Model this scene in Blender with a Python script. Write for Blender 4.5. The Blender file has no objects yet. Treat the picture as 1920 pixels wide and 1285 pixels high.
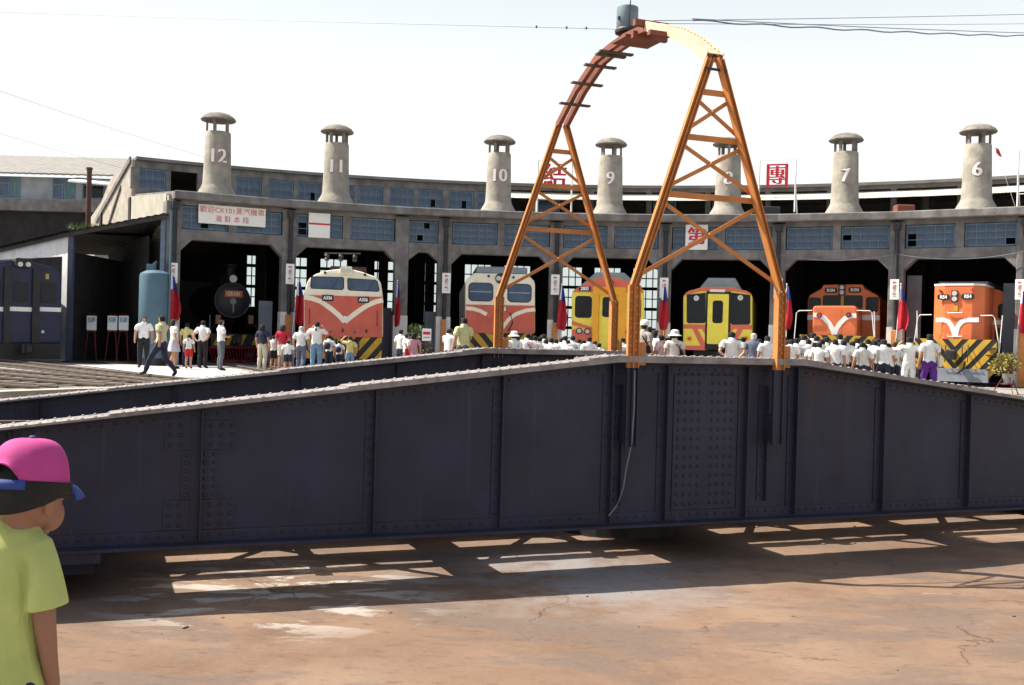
import bpy, bmesh, math, random
from math import sin, cos, radians as rad, pi
from mathutils import Vector, Matrix
random.seed(11)
scene = bpy.context.scene
COL = scene.collection

# ------------------------------------------------------------------ camera
EYE = 1.25
F_PX, ROLL, PITCH = 1965.0, 0.0259, 0.0043
cam_d = bpy.data.cameras.new('camera'); cam = bpy.data.objects.new('camera', cam_d); COL.objects.link(cam)
cam_d.sensor_width = 36.0; cam_d.lens = 36.0 * F_PX / 1920.0; cam_d.clip_start = 0.05; cam_d.clip_end = 6000
fw = Vector((0, cos(PITCH), -sin(PITCH))); r0 = Vector((1, 0, 0)); u0 = Vector((0, sin(PITCH), cos(PITCH)))
rc = r0 * cos(ROLL) + u0 * sin(ROLL); uc = -r0 * sin(ROLL) + u0 * cos(ROLL)
m3 = Matrix((rc, uc, -fw)).transposed()
cam.matrix_world = Matrix.Translation((0, 0, EYE)) @ m3.to_4x4()
scene.camera = cam

# ------------------------------------------------------------------ sky, sun, exposure
SUN_AZ, SUN_EL = rad(102), rad(52)
S = Vector((-sin(SUN_AZ) * cos(SUN_EL), -cos(SUN_AZ) * cos(SUN_EL), sin(SUN_EL)))
world = bpy.data.worlds.new('World'); scene.world = world; world.use_nodes = True
nt = world.node_tree; bg = nt.nodes['Background']
sky = nt.nodes.new('ShaderNodeTexSky'); sky.sky_type = 'NISHITA'; sky.sun_disc = False
sky.sun_elevation = SUN_EL; sky.sun_rotation = math.atan2(S.x, S.y)
sky.altitude = 0; sky.air_density = 1.2; sky.dust_density = 4.0; sky.ozone_density = 1.5
# summer haze: the blue dome pales to a bright milky white towards the horizon all round
tcw = nt.nodes.new('ShaderNodeTexCoord'); sxyz = nt.nodes.new('ShaderNodeSeparateXYZ'); nt.links.new(tcw.outputs['Generated'], sxyz.inputs[0])
mr = nt.nodes.new('ShaderNodeMapRange'); mr.interpolation_type = 'SMOOTHSTEP'; mr.inputs[1].default_value = 0.14; mr.inputs[2].default_value = 0.56; mr.inputs[3].default_value = 0.97; mr.inputs[4].default_value = 0.10
nt.links.new(sxyz.outputs['Z'], mr.inputs[0])
hz = nt.nodes.new('ShaderNodeMix'); hz.data_type = 'RGBA'; nt.links.new(mr.outputs[0], hz.inputs[0]); nt.links.new(sky.outputs[0], hz.inputs[6]); hz.inputs[7].default_value = (6.1, 6.25, 6.05, 1)
nt.links.new(hz.outputs[2], bg.inputs[0]); bg.inputs[1].default_value = 0.09
sun_d = bpy.data.lights.new('sun', 'SUN'); sun_d.energy = 5.0; sun_d.angle = rad(0.53); sun_d.color = (1.0, 0.93, 0.82)
sun = bpy.data.objects.new('sun', sun_d); COL.objects.link(sun)
sun.rotation_euler = S.to_track_quat('Z', 'Y').to_euler()
vs = scene.view_settings; vs.view_transform = 'Standard'; vs.look = 'None'; vs.exposure = 1.0; vs.gamma = 1.0; vs.use_curve_mapping = False

# ------------------------------------------------------------------ helpers
def ray(px, py):
    dx, dy = (px - 960) / F_PX, (py - 642.5) / F_PX
    u = dx * cos(ROLL) + dy * sin(ROLL); v = -dx * sin(ROLL) + dy * cos(ROLL)
    Y = cos(PITCH) - v * sin(PITCH); Z = -v * cos(PITCH) - sin(PITCH)
    return u / Y, Z / Y
def at(px, py, d):
    a, b = ray(px, py); return Vector((a * d, d, EYE + b * d))
def hor(px): return 634 + ROLL * (px - 960)

def mat(name, col, rough=0.75, metal=0.0, var=0.18, scale=5.0, bump=0.0, bscale=None, dirt=None, dscale=1.2, damt=0.5, spec=0.35, streak=None, coord='Object'):
    m = bpy.data.materials.new(name); m.use_nodes = True; n = m.node_tree.nodes; l = m.node_tree.links
    b = n['Principled BSDF']; b.inputs['Roughness'].default_value = rough; b.inputs['Metallic'].default_value = metal
    b.inputs['Specular IOR Level'].default_value = spec
    tc = n.new('ShaderNodeTexCoord')
    nz = n.new('ShaderNodeTexNoise'); nz.inputs['Scale'].default_value = scale; nz.inputs['Detail'].default_value = 6
    l.new(tc.outputs[coord], nz.inputs['Vector'])
    rp = n.new('ShaderNodeMapRange'); rp.inputs[1].default_value = 0.3; rp.inputs[2].default_value = 0.7
    l.new(nz.outputs['Fac'], rp.inputs[0])
    mx = n.new('ShaderNodeMix'); mx.data_type = 'RGBA'
    mx.inputs[6].default_value = [c * (1 - var) for c in col] + [1]; mx.inputs[7].default_value = [min(1, c * (1 + var)) for c in col] + [1]
    l.new(rp.outputs[0], mx.inputs[0]); out = mx.outputs[2]
    def layer(colr, sc, amt, stretch=None, lo=0.5, hi=0.72):
        nonlocal out
        z = n.new('ShaderNodeTexNoise'); z.inputs['Scale'].default_value = sc; z.inputs['Detail'].default_value = 7; z.inputs['Roughness'].default_value = 0.62
        if stretch:
            mp = n.new('ShaderNodeMapping'); mp.inputs['Scale'].default_value = stretch; l.new(tc.outputs[coord], mp.inputs[0]); l.new(mp.outputs[0], z.inputs['Vector'])
        else: l.new(tc.outputs[coord], z.inputs['Vector'])
        r = n.new('ShaderNodeMapRange'); r.inputs[1].default_value = lo; r.inputs[2].default_value = hi; r.inputs[4].default_value = amt
        l.new(z.outputs['Fac'], r.inputs[0])
        k = n.new('ShaderNodeMix'); k.data_type = 'RGBA'; l.new(r.outputs[0], k.inputs[0]); l.new(out, k.inputs[6]); k.inputs[7].default_value = list(colr) + [1]
        out = k.outputs[2]
    if dirt: layer(dirt, dscale, damt)
    if streak: layer(streak, 1.0, 0.6, (3.0, 3.0, 0.25))
    l.new(out, b.inputs['Base Color'])
    if bump:
        bz = n.new('ShaderNodeTexNoise'); bz.inputs['Scale'].default_value = bscale or scale * 6; bz.inputs['Detail'].default_value = 5
        l.new(tc.outputs[coord], bz.inputs['Vector'])
        bp = n.new('ShaderNodeBump'); bp.inputs['Strength'].default_value = bump; bp.inputs['Distance'].default_value = 0.02
        l.new(bz.outputs['Fac'], bp.inputs['Height']); l.new(bp.outputs[0], b.inputs['Normal'])
    return m

class MB:
    def __init__(s): s.v = []; s.f = []; s.M = Matrix.Identity(4)
    def add(s, vs, fs):
        o = len(s.v); s.v += [s.M @ Vector(p) for p in vs]; s.f += [[i + o for i in q] for q in fs]; return s
    def box(s, c, d):
        x, y, z = c; a, b, e = d[0] / 2, d[1] / 2, d[2] / 2
        vs = [(x + i * a, y + j * b, z + k * e) for k in (-1, 1) for i, j in ((-1, -1), (1, -1), (1, 1), (-1, 1))]
        return s.add(vs, [(0, 3, 2, 1), (4, 5, 6, 7), (0, 1, 5, 4), (1, 2, 6, 5), (2, 3, 7, 6), (3, 0, 4, 7)])
    def span(s, a, b): return s.box([(i + j) / 2 for i, j in zip(a, b)], [abs(j - i) for i, j in zip(a, b)])
    def bar(s, p, q, w, h, side=None):
        p, q = Vector(p), Vector(q); d = (q - p).normalized()
        sd = Vector(side) if side else (Vector((0, 0, 1)).cross(d) if abs(d.z) < 0.95 else Vector((1, 0, 0)))
        sd = (sd - d * sd.dot(d)).normalized(); up = d.cross(sd).normalized()
        vs = [b + sd * (i * w / 2) + up * (j * h / 2) for b in (p, q) for i, j in ((-1, -1), (1, -1), (1, 1), (-1, 1))]
        return s.add(vs, [(0, 3, 2, 1), (4, 5, 6, 7), (0, 1, 5, 4), (1, 2, 6, 5), (2, 3, 7, 6), (3, 0, 4, 7)])
    def tube(s, pts, r, n=8, cap=True):
        pts = [Vector(p) for p in pts]; rs = r if isinstance(r, (list, tuple)) else [r] * len(pts)
        vs = []; ref = Vector((0, 0, 1))
        for i, p in enumerate(pts):
            d = (pts[min(i + 1, len(pts) - 1)] - pts[max(i - 1, 0)]).normalized()
            a = ref.cross(d) if abs(d.dot(ref)) < 0.97 else Vector((0, 1, 0)).cross(d)
            a.normalize(); b = d.cross(a)
            vs += [p + (a * cos(2 * pi * k / n) + b * sin(2 * pi * k / n)) * rs[i] for k in range(n)]
        fs = [(i * n + k, i * n + (k + 1) % n, (i + 1) * n + (k + 1) % n, (i + 1) * n + k) for i in range(len(pts) - 1) for k in range(n)]
        if cap: fs += [tuple(range(n))[::-1], tuple((len(pts) - 1) * n + k for k in range(n))]
        return s.add(vs, fs)
    def lathe(s, prof, n=20, c=(0, 0, 0), cap=True):
        vs = [(c[0] + r * cos(2 * pi * k / n), c[1] + r * sin(2 * pi * k / n), c[2] + z) for r, z in prof for k in range(n)]
        fs = [(i * n + k, i * n + (k + 1) % n, (i + 1) * n + (k + 1) % n, (i + 1) * n + k) for i in range(len(prof) - 1) for k in range(n)]
        if cap: fs += [tuple(range(n))[::-1], tuple((len(prof) - 1) * n + k for k in range(n))]
        return s.add(vs, fs)
    def prism(s, poly, y0, y1):           # polygon in x,z extruded along y
        n = len(poly); a = sum(poly[i][0] * poly[(i + 1) % n][1] - poly[(i + 1) % n][0] * poly[i][1] for i in range(n))
        if a < 0: poly = poly[::-1]
        vs = [(x, y0, z) for x, z in poly] + [(x, y1, z) for x, z in poly]
        return s.add(vs, [tuple(range(n)), tuple(range(n, 2 * n))[::-1]] + [(i + n, (i + 1) % n + n, (i + 1) % n, i) for i in range(n)])
    def flat(s, poly, z0, z1):            # polygon in x,y extruded along z
        n = len(poly); a = sum(poly[i][0] * poly[(i + 1) % n][1] - poly[(i + 1) % n][0] * poly[i][1] for i in range(n))
        if a < 0: poly = poly[::-1]
        vs = [(x, y, z0) for x, y in poly] + [(x, y, z1) for x, y in poly]
        return s.add(vs, [tuple(range(n))[::-1], tuple(range(n, 2 * n))] + [(i, (i + 1) % n, (i + 1) % n + n, i + n) for i in range(n)])
    def rivet(s, p, nrm, r=0.02):
        nrm = Vector(nrm).normalized(); a = nrm.orthogonal().normalized(); b = nrm.cross(a); p = Vector(p)
        vs = [p + (a * cos(k * pi / 3) + b * sin(k * pi / 3)) * r for k in range(6)] + [p + nrm * r * 0.5 + (a * cos(k * pi / 3) + b * sin(k * pi / 3)) * r * 0.75 for k in range(6)] + [p + nrm * r * 0.8]
        return s.add(vs, [(k, (k + 1) % 6, (k + 1) % 6 + 6, k + 6) for k in range(6)] + [(k + 6, (k + 1) % 6 + 6, 12) for k in range(6)])
    def ball(s, c, r, n=12, m=8, sc=(1, 1, 1)):
        prof = [(sin(pi * i / m), -cos(pi * i / m)) for i in range(1, m)]
        o = len(s.v); vs = [(c[0] + r * sc[0] * a * cos(2 * pi * k / n), c[1] + r * sc[1] * a * sin(2 * pi * k / n), c[2] + r * sc[2] * z) for a, z in prof for k in range(n)]
        vs += [(c[0], c[1], c[2] - r * sc[2]), (c[0], c[1], c[2] + r * sc[2])]; t = (m - 1) * n
        fs = [(i * n + k, i * n + (k + 1) % n, (i + 1) * n + (k + 1) % n, (i + 1) * n + k) for i in range(m - 2) for k in range(n)]
        fs += [(t, (k + 1) % n, k) for k in range(n)] + [(t + 1, (m - 2) * n + k, (m - 2) * n + (k + 1) % n) for k in range(n)]
        return s.add(vs, fs)
    def mesh(s, name, m, smooth=False, bevel=0, seg=1):
        me = bpy.data.meshes.new(name); me.from_pydata([tuple(p) for p in s.v], [], s.f)
        if bevel:
            bm = bmesh.new(); bm.from_mesh(me); bmesh.ops.recalc_face_normals(bm, faces=bm.faces)
            es = [e for e in bm.edges if len(e.link_faces) == 2 and e.calc_face_angle(0) > 0.5]
            bmesh.ops.bevel(bm, geom=es, offset=bevel, segments=seg, affect='EDGES', profile=0.6, clamp_overlap=True)
            bm.to_mesh(me); bm.free()
        if m: me.materials.append(m)
        if smooth:
            me.polygons.foreach_set('use_smooth', [True] * len(me.polygons)); me.set_sharp_from_angle(angle=rad(38))
        me.update(); return me
    def build(s, name, m, parent=None, smooth=False, bevel=0, seg=1):
        o = bpy.data.objects.new(name, s.mesh(name, m, smooth, bevel, seg)); COL.objects.link(o)
        if parent: o.parent = parent
        return o

def tag(o, label=None, cat=None, group=None, kind=None):
    if label: o['label'] = label
    if cat: o['category'] = cat
    if group: o['group'] = group
    if kind: o['kind'] = kind
    return o
def empty(name, loc=(0, 0, 0), rz=0, label=None, cat=None, group=None):
    o = bpy.data.objects.new(name, None); COL.objects.link(o); o.location = loc; o.rotation_euler = (0, 0, rz); o.empty_display_size = 0.3
    return tag(o, label, cat, group)
def inst(me, name, parent, loc=None, rz=0):
    o = bpy.data.objects.new(name, me); COL.objects.link(o); o.parent = parent
    if loc is not None: o.location = loc
    o.rotation_euler = (0, 0, rz); return o
def copy_tree(o, parent=None):
    c = o.copy(); COL.objects.link(c); c.parent = parent
    for ch in list(o.children): copy_tree(ch, c)
    return c
def rr(x0, x1, z0, z1, r, n=4):
    P = []
    for cx, cz, a in ((x1 - r, z0 + r, -90), (x1 - r, z1 - r, 0), (x0 + r, z1 - r, 90), (x0 + r, z0 + r, 180)):
        P += [(cx + r * cos(rad(a + 90 * k / n)), cz + r * sin(rad(a + 90 * k / n))) for k in range(n + 1)]
    return P
def ring(cx, cz, r, n=20): return [(cx + r * cos(2 * pi * k / n), cz + r * sin(2 * pi * k / n)) for k in range(n)]
def clip(poly, x0, x1, z0, z1):
    for ax, lim, sg in ((0, x0, 1), (0, x1, -1), (1, z0, 1), (1, z1, -1)):
        out = []
        for i in range(len(poly)):
            a, b = poly[i], poly[(i + 1) % len(poly)]; da, db = (a[ax] - lim) * sg, (b[ax] - lim) * sg
            if da >= 0: out.append(a)
            if da * db < 0:
                t = da / (da - db); out.append((a[0] + (b[0] - a[0]) * t, a[1] + (b[1] - a[1]) * t))
        poly = out
        if not poly: return []
    return poly
def text_mb(body, size, bold=0.0, xs=1.0, thick=0.006, space=1.0):
    cu = bpy.data.curves.new('t', 'FONT'); cu.body = body; cu.size = size; cu.offset = bold; cu.align_x = 'CENTER'; cu.align_y = 'CENTER'
    cu.space_line = space; cu.resolution_u = 3
    o = bpy.data.objects.new('t', cu); COL.objects.link(o)
    me = bpy.data.meshes.new_from_object(o.evaluated_get(bpy.context.evaluated_depsgraph_get()))
    mb = MB(); n = len(me.vertices)
    P = [(v.co.x * xs, v.co.y) for v in me.vertices]
    # face the viewer (-y); give the letters their thickness with a rim of side faces
    fs = [list(p.vertices) for p in me.polygons]
    ed = {}
    for f in fs:
        for i in range(len(f)):
            a, b = f[i], f[(i + 1) % len(f)]; ed[(a, b)] = ed.get((a, b), 0) + 1
    bd = [(a, b) for (a, b) in ed if (b, a) not in ed]
    mb.add([(x, -thick, z) for x, z in P] + [(x, 0, z) for x, z in P], fs + [(b, a, a + n, b + n) for a, b in bd])
    COL.objects.unlink(o); bpy.data.objects.remove(o); bpy.data.curves.remove(cu); bpy.data.meshes.remove(me)
    return mb
def bold_text(body, size, dx, xs=1.0, thick=0.006, n=3, space=1.0, ring_=False):   # heavy lettering: the same letters laid side by side
    out = MB(); k = 0
    offs = [(dx * (2 * i / (n - 1) - 1), 0.0) for i in range(n)] if not ring_ else [(dx * cos(i * pi / 4), dx * sin(i * pi / 4)) for i in range(8)]
    for ox, oz in offs:
        t = text_mb(body, size, 0.0, xs, thick + 0.0012 * k, space); out.add([(v.x + ox, v.y, v.z + oz) for v in t.v], t.f); k += 1
    return out
def moved(mb, d):
    d = Vector(d); mb.v = [v + d for v in mb.v]; return mb

# centre of the turntable and roundhouse
CX, CY = 1.495, 14.394
def pol(a, r, z=0.0): return Vector((CX + r * sin(rad(a)), CY + r * cos(rad(a)), z))
def polof(px, d):
    x = ray(px, 640)[0] * d - CX; y = d - CY
    return math.degrees(math.atan2(x, y)), math.hypot(x, y)

# ------------------------------------------------------------------ materials
M = {}
M['concrete'] = mat('weathered_concrete', (0.178, 0.169, 0.165), 0.9, var=0.32, scale=2.5, bump=0.6, dirt=(0.085, 0.078, 0.075), dscale=0.9, damt=0.7, streak=(0.10, 0.095, 0.092))
M['concrete_light'] = mat('pale_concrete', (0.34, 0.31, 0.26), 0.9, var=0.2, scale=2.5, bump=0.4, dirt=(0.2, 0.18, 0.15), dscale=1.3, damt=0.55)
M['chimney'] = mat('chimney_cement', (0.31, 0.285, 0.24), 0.92, var=0.2, scale=3.0, bump=0.6, bscale=12, dirt=(0.17, 0.155, 0.13), dscale=1.6, damt=0.65, streak=(0.2, 0.185, 0.16))
M['chimney_dark'] = mat('sooty_cement', (0.2, 0.18, 0.16), 0.95, var=0.3, scale=5, bump=0.5, dirt=(0.08, 0.075, 0.07), dscale=2.2, damt=0.7)
M['white_paint'] = mat('whitewash', (0.66, 0.67, 0.66), 0.8, var=0.06, scale=4, bump=0.2, dirt=(0.42, 0.39, 0.34), dscale=2.2, damt=0.5)
M['white'] = mat('white_enamel', (0.8, 0.8, 0.78), 0.5, var=0.03, scale=4)
M['red_ink'] = mat('red_lettering', (0.55, 0.03, 0.05), 0.6, var=0.1, scale=8)
M['blue_frame'] = mat('blue_window_paint', (0.12, 0.215, 0.31), 0.6, var=0.25, scale=9, dirt=(0.05, 0.08, 0.12), dscale=4)
M['glass_blue'] = mat('dusty_blue_glass', (0.055, 0.085, 0.14), 0.3, var=0.4, scale=1.7, dirt=(0.12, 0.15, 0.19), dscale=2.5, damt=0.6, spec=0.4)
M['glass_dark'] = mat('dark_glass', (0.010, 0.012, 0.017), 0.06, var=0.3, scale=3, spec=0.22)
M['glass_cab'] = mat('cab_glass', (0.04, 0.075, 0.14), 0.12, var=0.35, scale=2, spec=0.35)
M['dark_interior'] = mat('near_black_shade', (0.022, 0.020, 0.021), 0.95, var=0.3, scale=2)  # near-black, holding the shade of the interiors in its colour
M['dark_steel'] = mat('dark_steel', (0.03, 0.03, 0.034), 0.55, var=0.3, scale=6, spec=0.4)
M['pipe'] = mat('drainpipe_black', (0.028, 0.03, 0.036), 0.6, var=0.3, scale=4)
M['roof'] = mat('roof_felt', (0.17, 0.165, 0.16), 0.95, var=0.25, scale=1.5, bump=0.3)
M['asbestos'] = mat('corrugated_cement_sheet', (0.48, 0.45, 0.38), 0.9, var=0.12, scale=2, dirt=(0.3, 0.27, 0.22), dscale=1.5, streak=(0.34, 0.3, 0.25))
M['girder'] = mat('girder_paint', (0.026, 0.028, 0.051), 0.5, var=0.22, scale=1.6, bump=0.12, bscale=40, dirt=(0.034, 0.023, 0.034), dscale=0.6, damt=0.8, spec=0.26)
M['flange'] = mat('sunlit_flange_paint', (0.24, 0.215, 0.205), 0.65, var=0.3, scale=6, dirt=(0.07, 0.05, 0.045), dscale=5, damt=0.5)  # paler than the girder, with sun on flange and rivets put into it
M['orange'] = mat('gantry_orange_paint', (0.50, 0.195, 0.052), 0.6, var=0.12, scale=7, dirt=(0.28, 0.09, 0.035), dscale=3.5, damt=0.55)
M['redbrown'] = mat('gantry_red_brown', (0.20, 0.065, 0.04), 0.65, var=0.2, scale=7, dirt=(0.1, 0.05, 0.05), dscale=4)
M['timber'] = mat('sleeper_timber', (0.11, 0.085, 0.065), 0.95, var=0.35, scale=9, bump=0.5)
M['rail'] = mat('rusty_rail', (0.13, 0.092, 0.075), 0.5, var=0.3, scale=12, spec=0.4)
M['skin'] = mat('skin', (0.42, 0.23, 0.15), 0.55, var=0.06, scale=14)
M['hair'] = mat('black_hair', (0.008, 0.006, 0.006), 0.75, var=0.3, scale=60, bump=0.3)
# ------------------------------------------------------------------ ground, pit, tracks
RP, ZF = 11.75, -1.315
def polar_sheet(name, radii, z, m, n=120, a0=0, a1=360, wob=0.0, parent=None):
    mb = MB(); full = abs(a1 - a0) >= 359.9; cols = n if full else n + 1
    for r in radii:
        for k in range(cols):
            p = pol(a0 + (a1 - a0) * k / n, r, z + (random.uniform(-wob, wob) if wob else 0)); mb.v.append(p)
    for i in range(len(radii) - 1):
        for k in range(n):
            b = (k + 1) % cols; mb.f.append([i * cols + k, (i + 1) * cols + k, (i + 1) * cols + b, i * cols + b])
    return mb.build(name, m, parent, smooth=bool(wob))
M['yard'] = mat('yard_gravel', (0.27, 0.245, 0.215), 0.95, var=0.35, scale=22, bump=0.9, bscale=55, dirt=(0.15, 0.125, 0.105), dscale=0.35, damt=0.5, coord='Object')
M['apron'] = mat('apron_concrete', (0.46, 0.44, 0.42), 0.9, var=0.12, scale=3, dirt=(0.33, 0.3, 0.27), dscale=0.7, damt=0.5)
def pit_material():
    m = mat('rusty_pit_concrete', (0.188, 0.122, 0.083), 0.9, var=0.25, scale=0.55, bump=0.4, bscale=9, dirt=(0.12, 0.066, 0.043), dscale=0.8, damt=0.8, spec=0.2)
    n = m.node_tree.nodes; l = m.node_tree.links; b = n['Principled BSDF']; src = b.inputs['Base Color'].links[0].from_socket
    tc = n.new('ShaderNodeTexCoord')
    def over(col, fac):
        nonlocal src
        k = n.new('ShaderNodeMix'); k.data_type = 'RGBA'; l.new(fac, k.inputs[0]); l.new(src, k.inputs[6]); k.inputs[7].default_value = list(col) + [1]; src = k.outputs[2]
    def nz(scale, lo, hi, amt, detail=8, stretch=None, rough=0.65, dist=0.0):
        z = n.new('ShaderNodeTexNoise'); z.inputs['Scale'].default_value = scale; z.inputs['Detail'].default_value = detail; z.inputs['Roughness'].default_value = rough; z.inputs['Distortion'].default_value = dist
        mp = n.new('ShaderNodeMapping'); mp.inputs['Scale'].default_value = stretch or (1, 1, 1); l.new(tc.outputs['Object'], mp.inputs[0]); l.new(mp.outputs[0], z.inputs['Vector'])
        r = n.new('ShaderNodeMapRange'); r.inputs[1].default_value = lo; r.inputs[2].default_value = hi; r.inputs[4].default_value = amt; l.new(z.outputs['Fac'], r.inputs[0]); return r.outputs[0]
    def spot(x, y, r0, r1):                      # stain with a place of its own on the floor
        v = n.new('ShaderNodeVectorMath'); v.operation = 'DISTANCE'; l.new(tc.outputs['Object'], v.inputs[0]); v.inputs[1].default_value = (x, y, ZF)
        r = n.new('ShaderNodeMapRange'); r.inputs[1].default_value = r1; r.inputs[2].default_value = r0; l.new(v.outputs['Value'], r.inputs[0]); return r.outputs[0]
    def mul(a, b_):
        k = n.new('ShaderNodeMath'); k.operation = 'MULTIPLY'; l.new(a, k.inputs[0]); l.new(b_, k.inputs[1]); return k.outputs[0]
    over((0.235, 0.170, 0.122), nz(0.5, 0.45, 0.75, 0.7))                                   # tan washes
    over((0.125, 0.095, 0.08), nz(0.8, 0.5, 0.57, 0.7, stretch=(0.6, 1.4, 1), dist=0.4))             # grey-brown damp patches
    over((0.36, 0.335, 0.30), mul(nz(1.7, 0.53, 0.57, 0.9, dist=0.5, stretch=(0.6, 1.4, 1)), spot(-2.2, 10.3, 0.9, 1.9)))   # pale lime stains under the left half
    over((0.21, 0.20, 0.20), mul(nz(1.1, 0.40, 0.55, 0.9), spot(0.6, 11.4, 0.8, 2.2)))
    over((0.085, 0.042, 0.03), nz(9.0, 0.56, 0.70, 0.6, stretch=(0.6, 1.6, 1)))                                 # speckles
    over((0.34, 0.28, 0.22), nz(2.6, 0.70, 0.74, 0.8, stretch=(0.5, 1.6, 1)))            # chalky scuffs
    vo = n.new('ShaderNodeTexVoronoi'); vo.feature = 'DISTANCE_TO_EDGE'; vo.inputs['Scale'].default_value = 0.42
    wz = n.new('ShaderNodeTexNoise'); wz.inputs['Scale'].default_value = 1.6; wz.inputs['Detail'].default_value = 6; l.new(tc.outputs['Object'], wz.inputs['Vector'])
    ad = n.new('ShaderNodeMix'); ad.data_type = 'RGBA'; ad.blend_type = 'LINEAR_LIGHT'; ad.inputs[0].default_value = 0.55; l.new(tc.outputs['Object'], ad.inputs[6]); l.new(wz.outputs['Color'], ad.inputs[7]); l.new(ad.outputs[2], vo.inputs['Vector'])
    cr = n.new('ShaderNodeMapRange'); cr.inputs[1].default_value = 0.008; cr.inputs[2].default_value = 0.003; cr.inputs[4].default_value = 0.6; l.new(vo.outputs['Distance'], cr.inputs[0])
    over((0.05, 0.03, 0.022), mul(cr.outputs[0], nz(0.35, 0.52, 0.58, 1.0)))              # hairline cracks
    over((0.27, 0.21, 0.16), nz(34, 0.58, 0.72, 0.45)); over((0.07, 0.045, 0.035), nz(52, 0.62, 0.74, 0.55))     # grit
    l.new(src, b.inputs['Base Color']); return m
M['pit'] = pit_material()
tag(polar_sheet('yard_ground', [RP, 13.2, 16, 20, 26, 34, 46, 70, 120, 250, 600, 2500], 0.0, M['yard']), kind='structure')
tag(polar_sheet('pit_floor', [0.01] + [0.4 * k for k in range(1, 29)] + [RP + 0.3], ZF, M['pit'], wob=0.004), kind='structure')
mb = MB()
for k in range(120):
    a0, a1 = 3 * k, 3 * k + 3
    q = [pol(a, r, z) for a in (a0, a1) for r, z in ((RP, ZF - 0.1), (RP, 0.03), (RP + 0.45, 0.03), (RP + 0.45, -0.2))]
    mb.add(q, [(0, 1, 5, 4), (1, 2, 6, 5), (2, 3, 7, 6)])
tag(mb.build('pit_wall', M['concrete_light']), kind='structure')
mb = MB()
pts = [pol(3 * k, RP - 0.55, ZF + 0.09) for k in range(121)]
for p, q in zip(pts, pts[1:]): mb.bar(p, q, 0.06, 0.12)
tag(mb.build('pit_ring_rail', M['rail']), kind='structure')
tag(polar_sheet('concrete_apron', [15.8, 18, 21, 25.2], 0.02, M['apron'], 24, -38.6, -27.6), kind='structure')
tag(polar_sheet('bounce_ring', [24.4, 25.58], 0.016, M['apron'], 60, -27.4, 46), kind='structure')  # pale ring added to bounce sunlight onto the shaded train fronts
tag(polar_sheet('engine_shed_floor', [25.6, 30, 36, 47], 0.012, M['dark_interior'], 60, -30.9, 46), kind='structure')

M['polished'] = mat('polished_rail_head', (0.36, 0.33, 0.30), 0.35, 0.6, var=0.15, scale=20)
def track(a, r0, r1):
    t = empty('railway_track', pol(a, 0), -rad(a)); tag(t, kind='structure')
    for s in (-0.534, 0.534):
        mb = MB()
        for w, z0, z1 in ((0.11, 0.02, 0.035), (0.026, 0.035, 0.085), (0.062, 0.085, 0.118)): mb.span((s - w / 2, r0, z0 - .035), (s + w / 2, r1, z1 - .035))
        ra = mb.build('rail', M['rail'], t); MB().span((s - 0.024, r0, 0.0835), (s + 0.024, r1, 0.087)).build('running_surface', M['polished'], ra)
    global SLEEPER
    for k in range(int((min(r1, 33) - r0) / 0.7)):
        o = inst(SLEEPER, 'sleeper', t, (random.uniform(-.05, .05), r0 + 0.3 + 0.7 * k, 0.012), random.uniform(-.02, .02))
SLEEPER = MB().box((0, 0, -0.012), (2.0, 0.2, 0.05)).mesh('sleeper', mat('dusty_sleeper', (0.17, 0.145, 0.12), 0.95, var=0.3, scale=9))
STALLS = [-25.6, -17.6, -4.3, 4.9, 14.0, 22.6, 32.2]
for a in STALLS: track(a, RP + 0.4, 46)
for a in (-42.5, -49.5, -56.5, -63.5, -71): track(a, RP + 0.4, 48)

# ------------------------------------------------------------------ turntable bridge (local x along the girders, y away from the camera)
PH, W2 = 0.3723, 2.194
ZT, ZB, LG, KB, SL = 1.010, -0.829, 11.1, 1.253, 0.1145
STF = [0.545, 1.253, 2.576, 3.979, 5.707, 7.4, 9.1, 10.8]
def ztop(s): return ZT - max(0, abs(s) - KB) * SL
def weather_girder(m):
    n = m.node_tree.nodes; l = m.node_tree.links; b = n['Principled BSDF']; src = b.inputs['Base Color'].links[0].from_socket
    tc = n.new('ShaderNodeTexCoord')
    for col, scl, stretch, lo, hi, amt in (((0.075, 0.038, 0.026), 1.0, (5.0, 5.0, 0.5), 0.60, 0.74, 0.55), ((0.055, 0.058, 0.08), 1.0, (9.0, 9.0, 0.35), 0.58, 0.72, 0.5), ((0.09, 0.045, 0.03), 26.0, (1, 1, 1), 0.68, 0.76, 0.6)):
        mp = n.new('ShaderNodeMapping'); mp.inputs['Scale'].default_value = stretch; l.new(tc.outputs['Object'], mp.inputs[0])
        z = n.new('ShaderNodeTexNoise'); z.inputs['Scale'].default_value = scl; z.inputs['Detail'].default_value = 8; z.inputs['Roughness'].default_value = 0.6; l.new(mp.outputs[0], z.inputs['Vector'])
        r = n.new('ShaderNodeMapRange'); r.inputs[1].default_value = lo; r.inputs[2].default_value = hi; r.inputs[4].default_value = amt; l.new(z.outputs['Fac'], r.inputs[0])
        k = n.new('ShaderNodeMix'); k.data_type = 'RGBA'; l.new(r.outputs[0], k.inputs[0]); l.new(src, k.inputs[6]); k.inputs[7].default_value = list(col) + [1]; src = k.outputs[2]
    l.new(src, b.inputs['Base Color'])
weather_girder(M['girder'])
tt = empty('turntable_bridge', (CX, CY, 0), PH, 'long riveted dark blue plate-girder turntable bridge spanning the pit', 'turntable')
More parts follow.
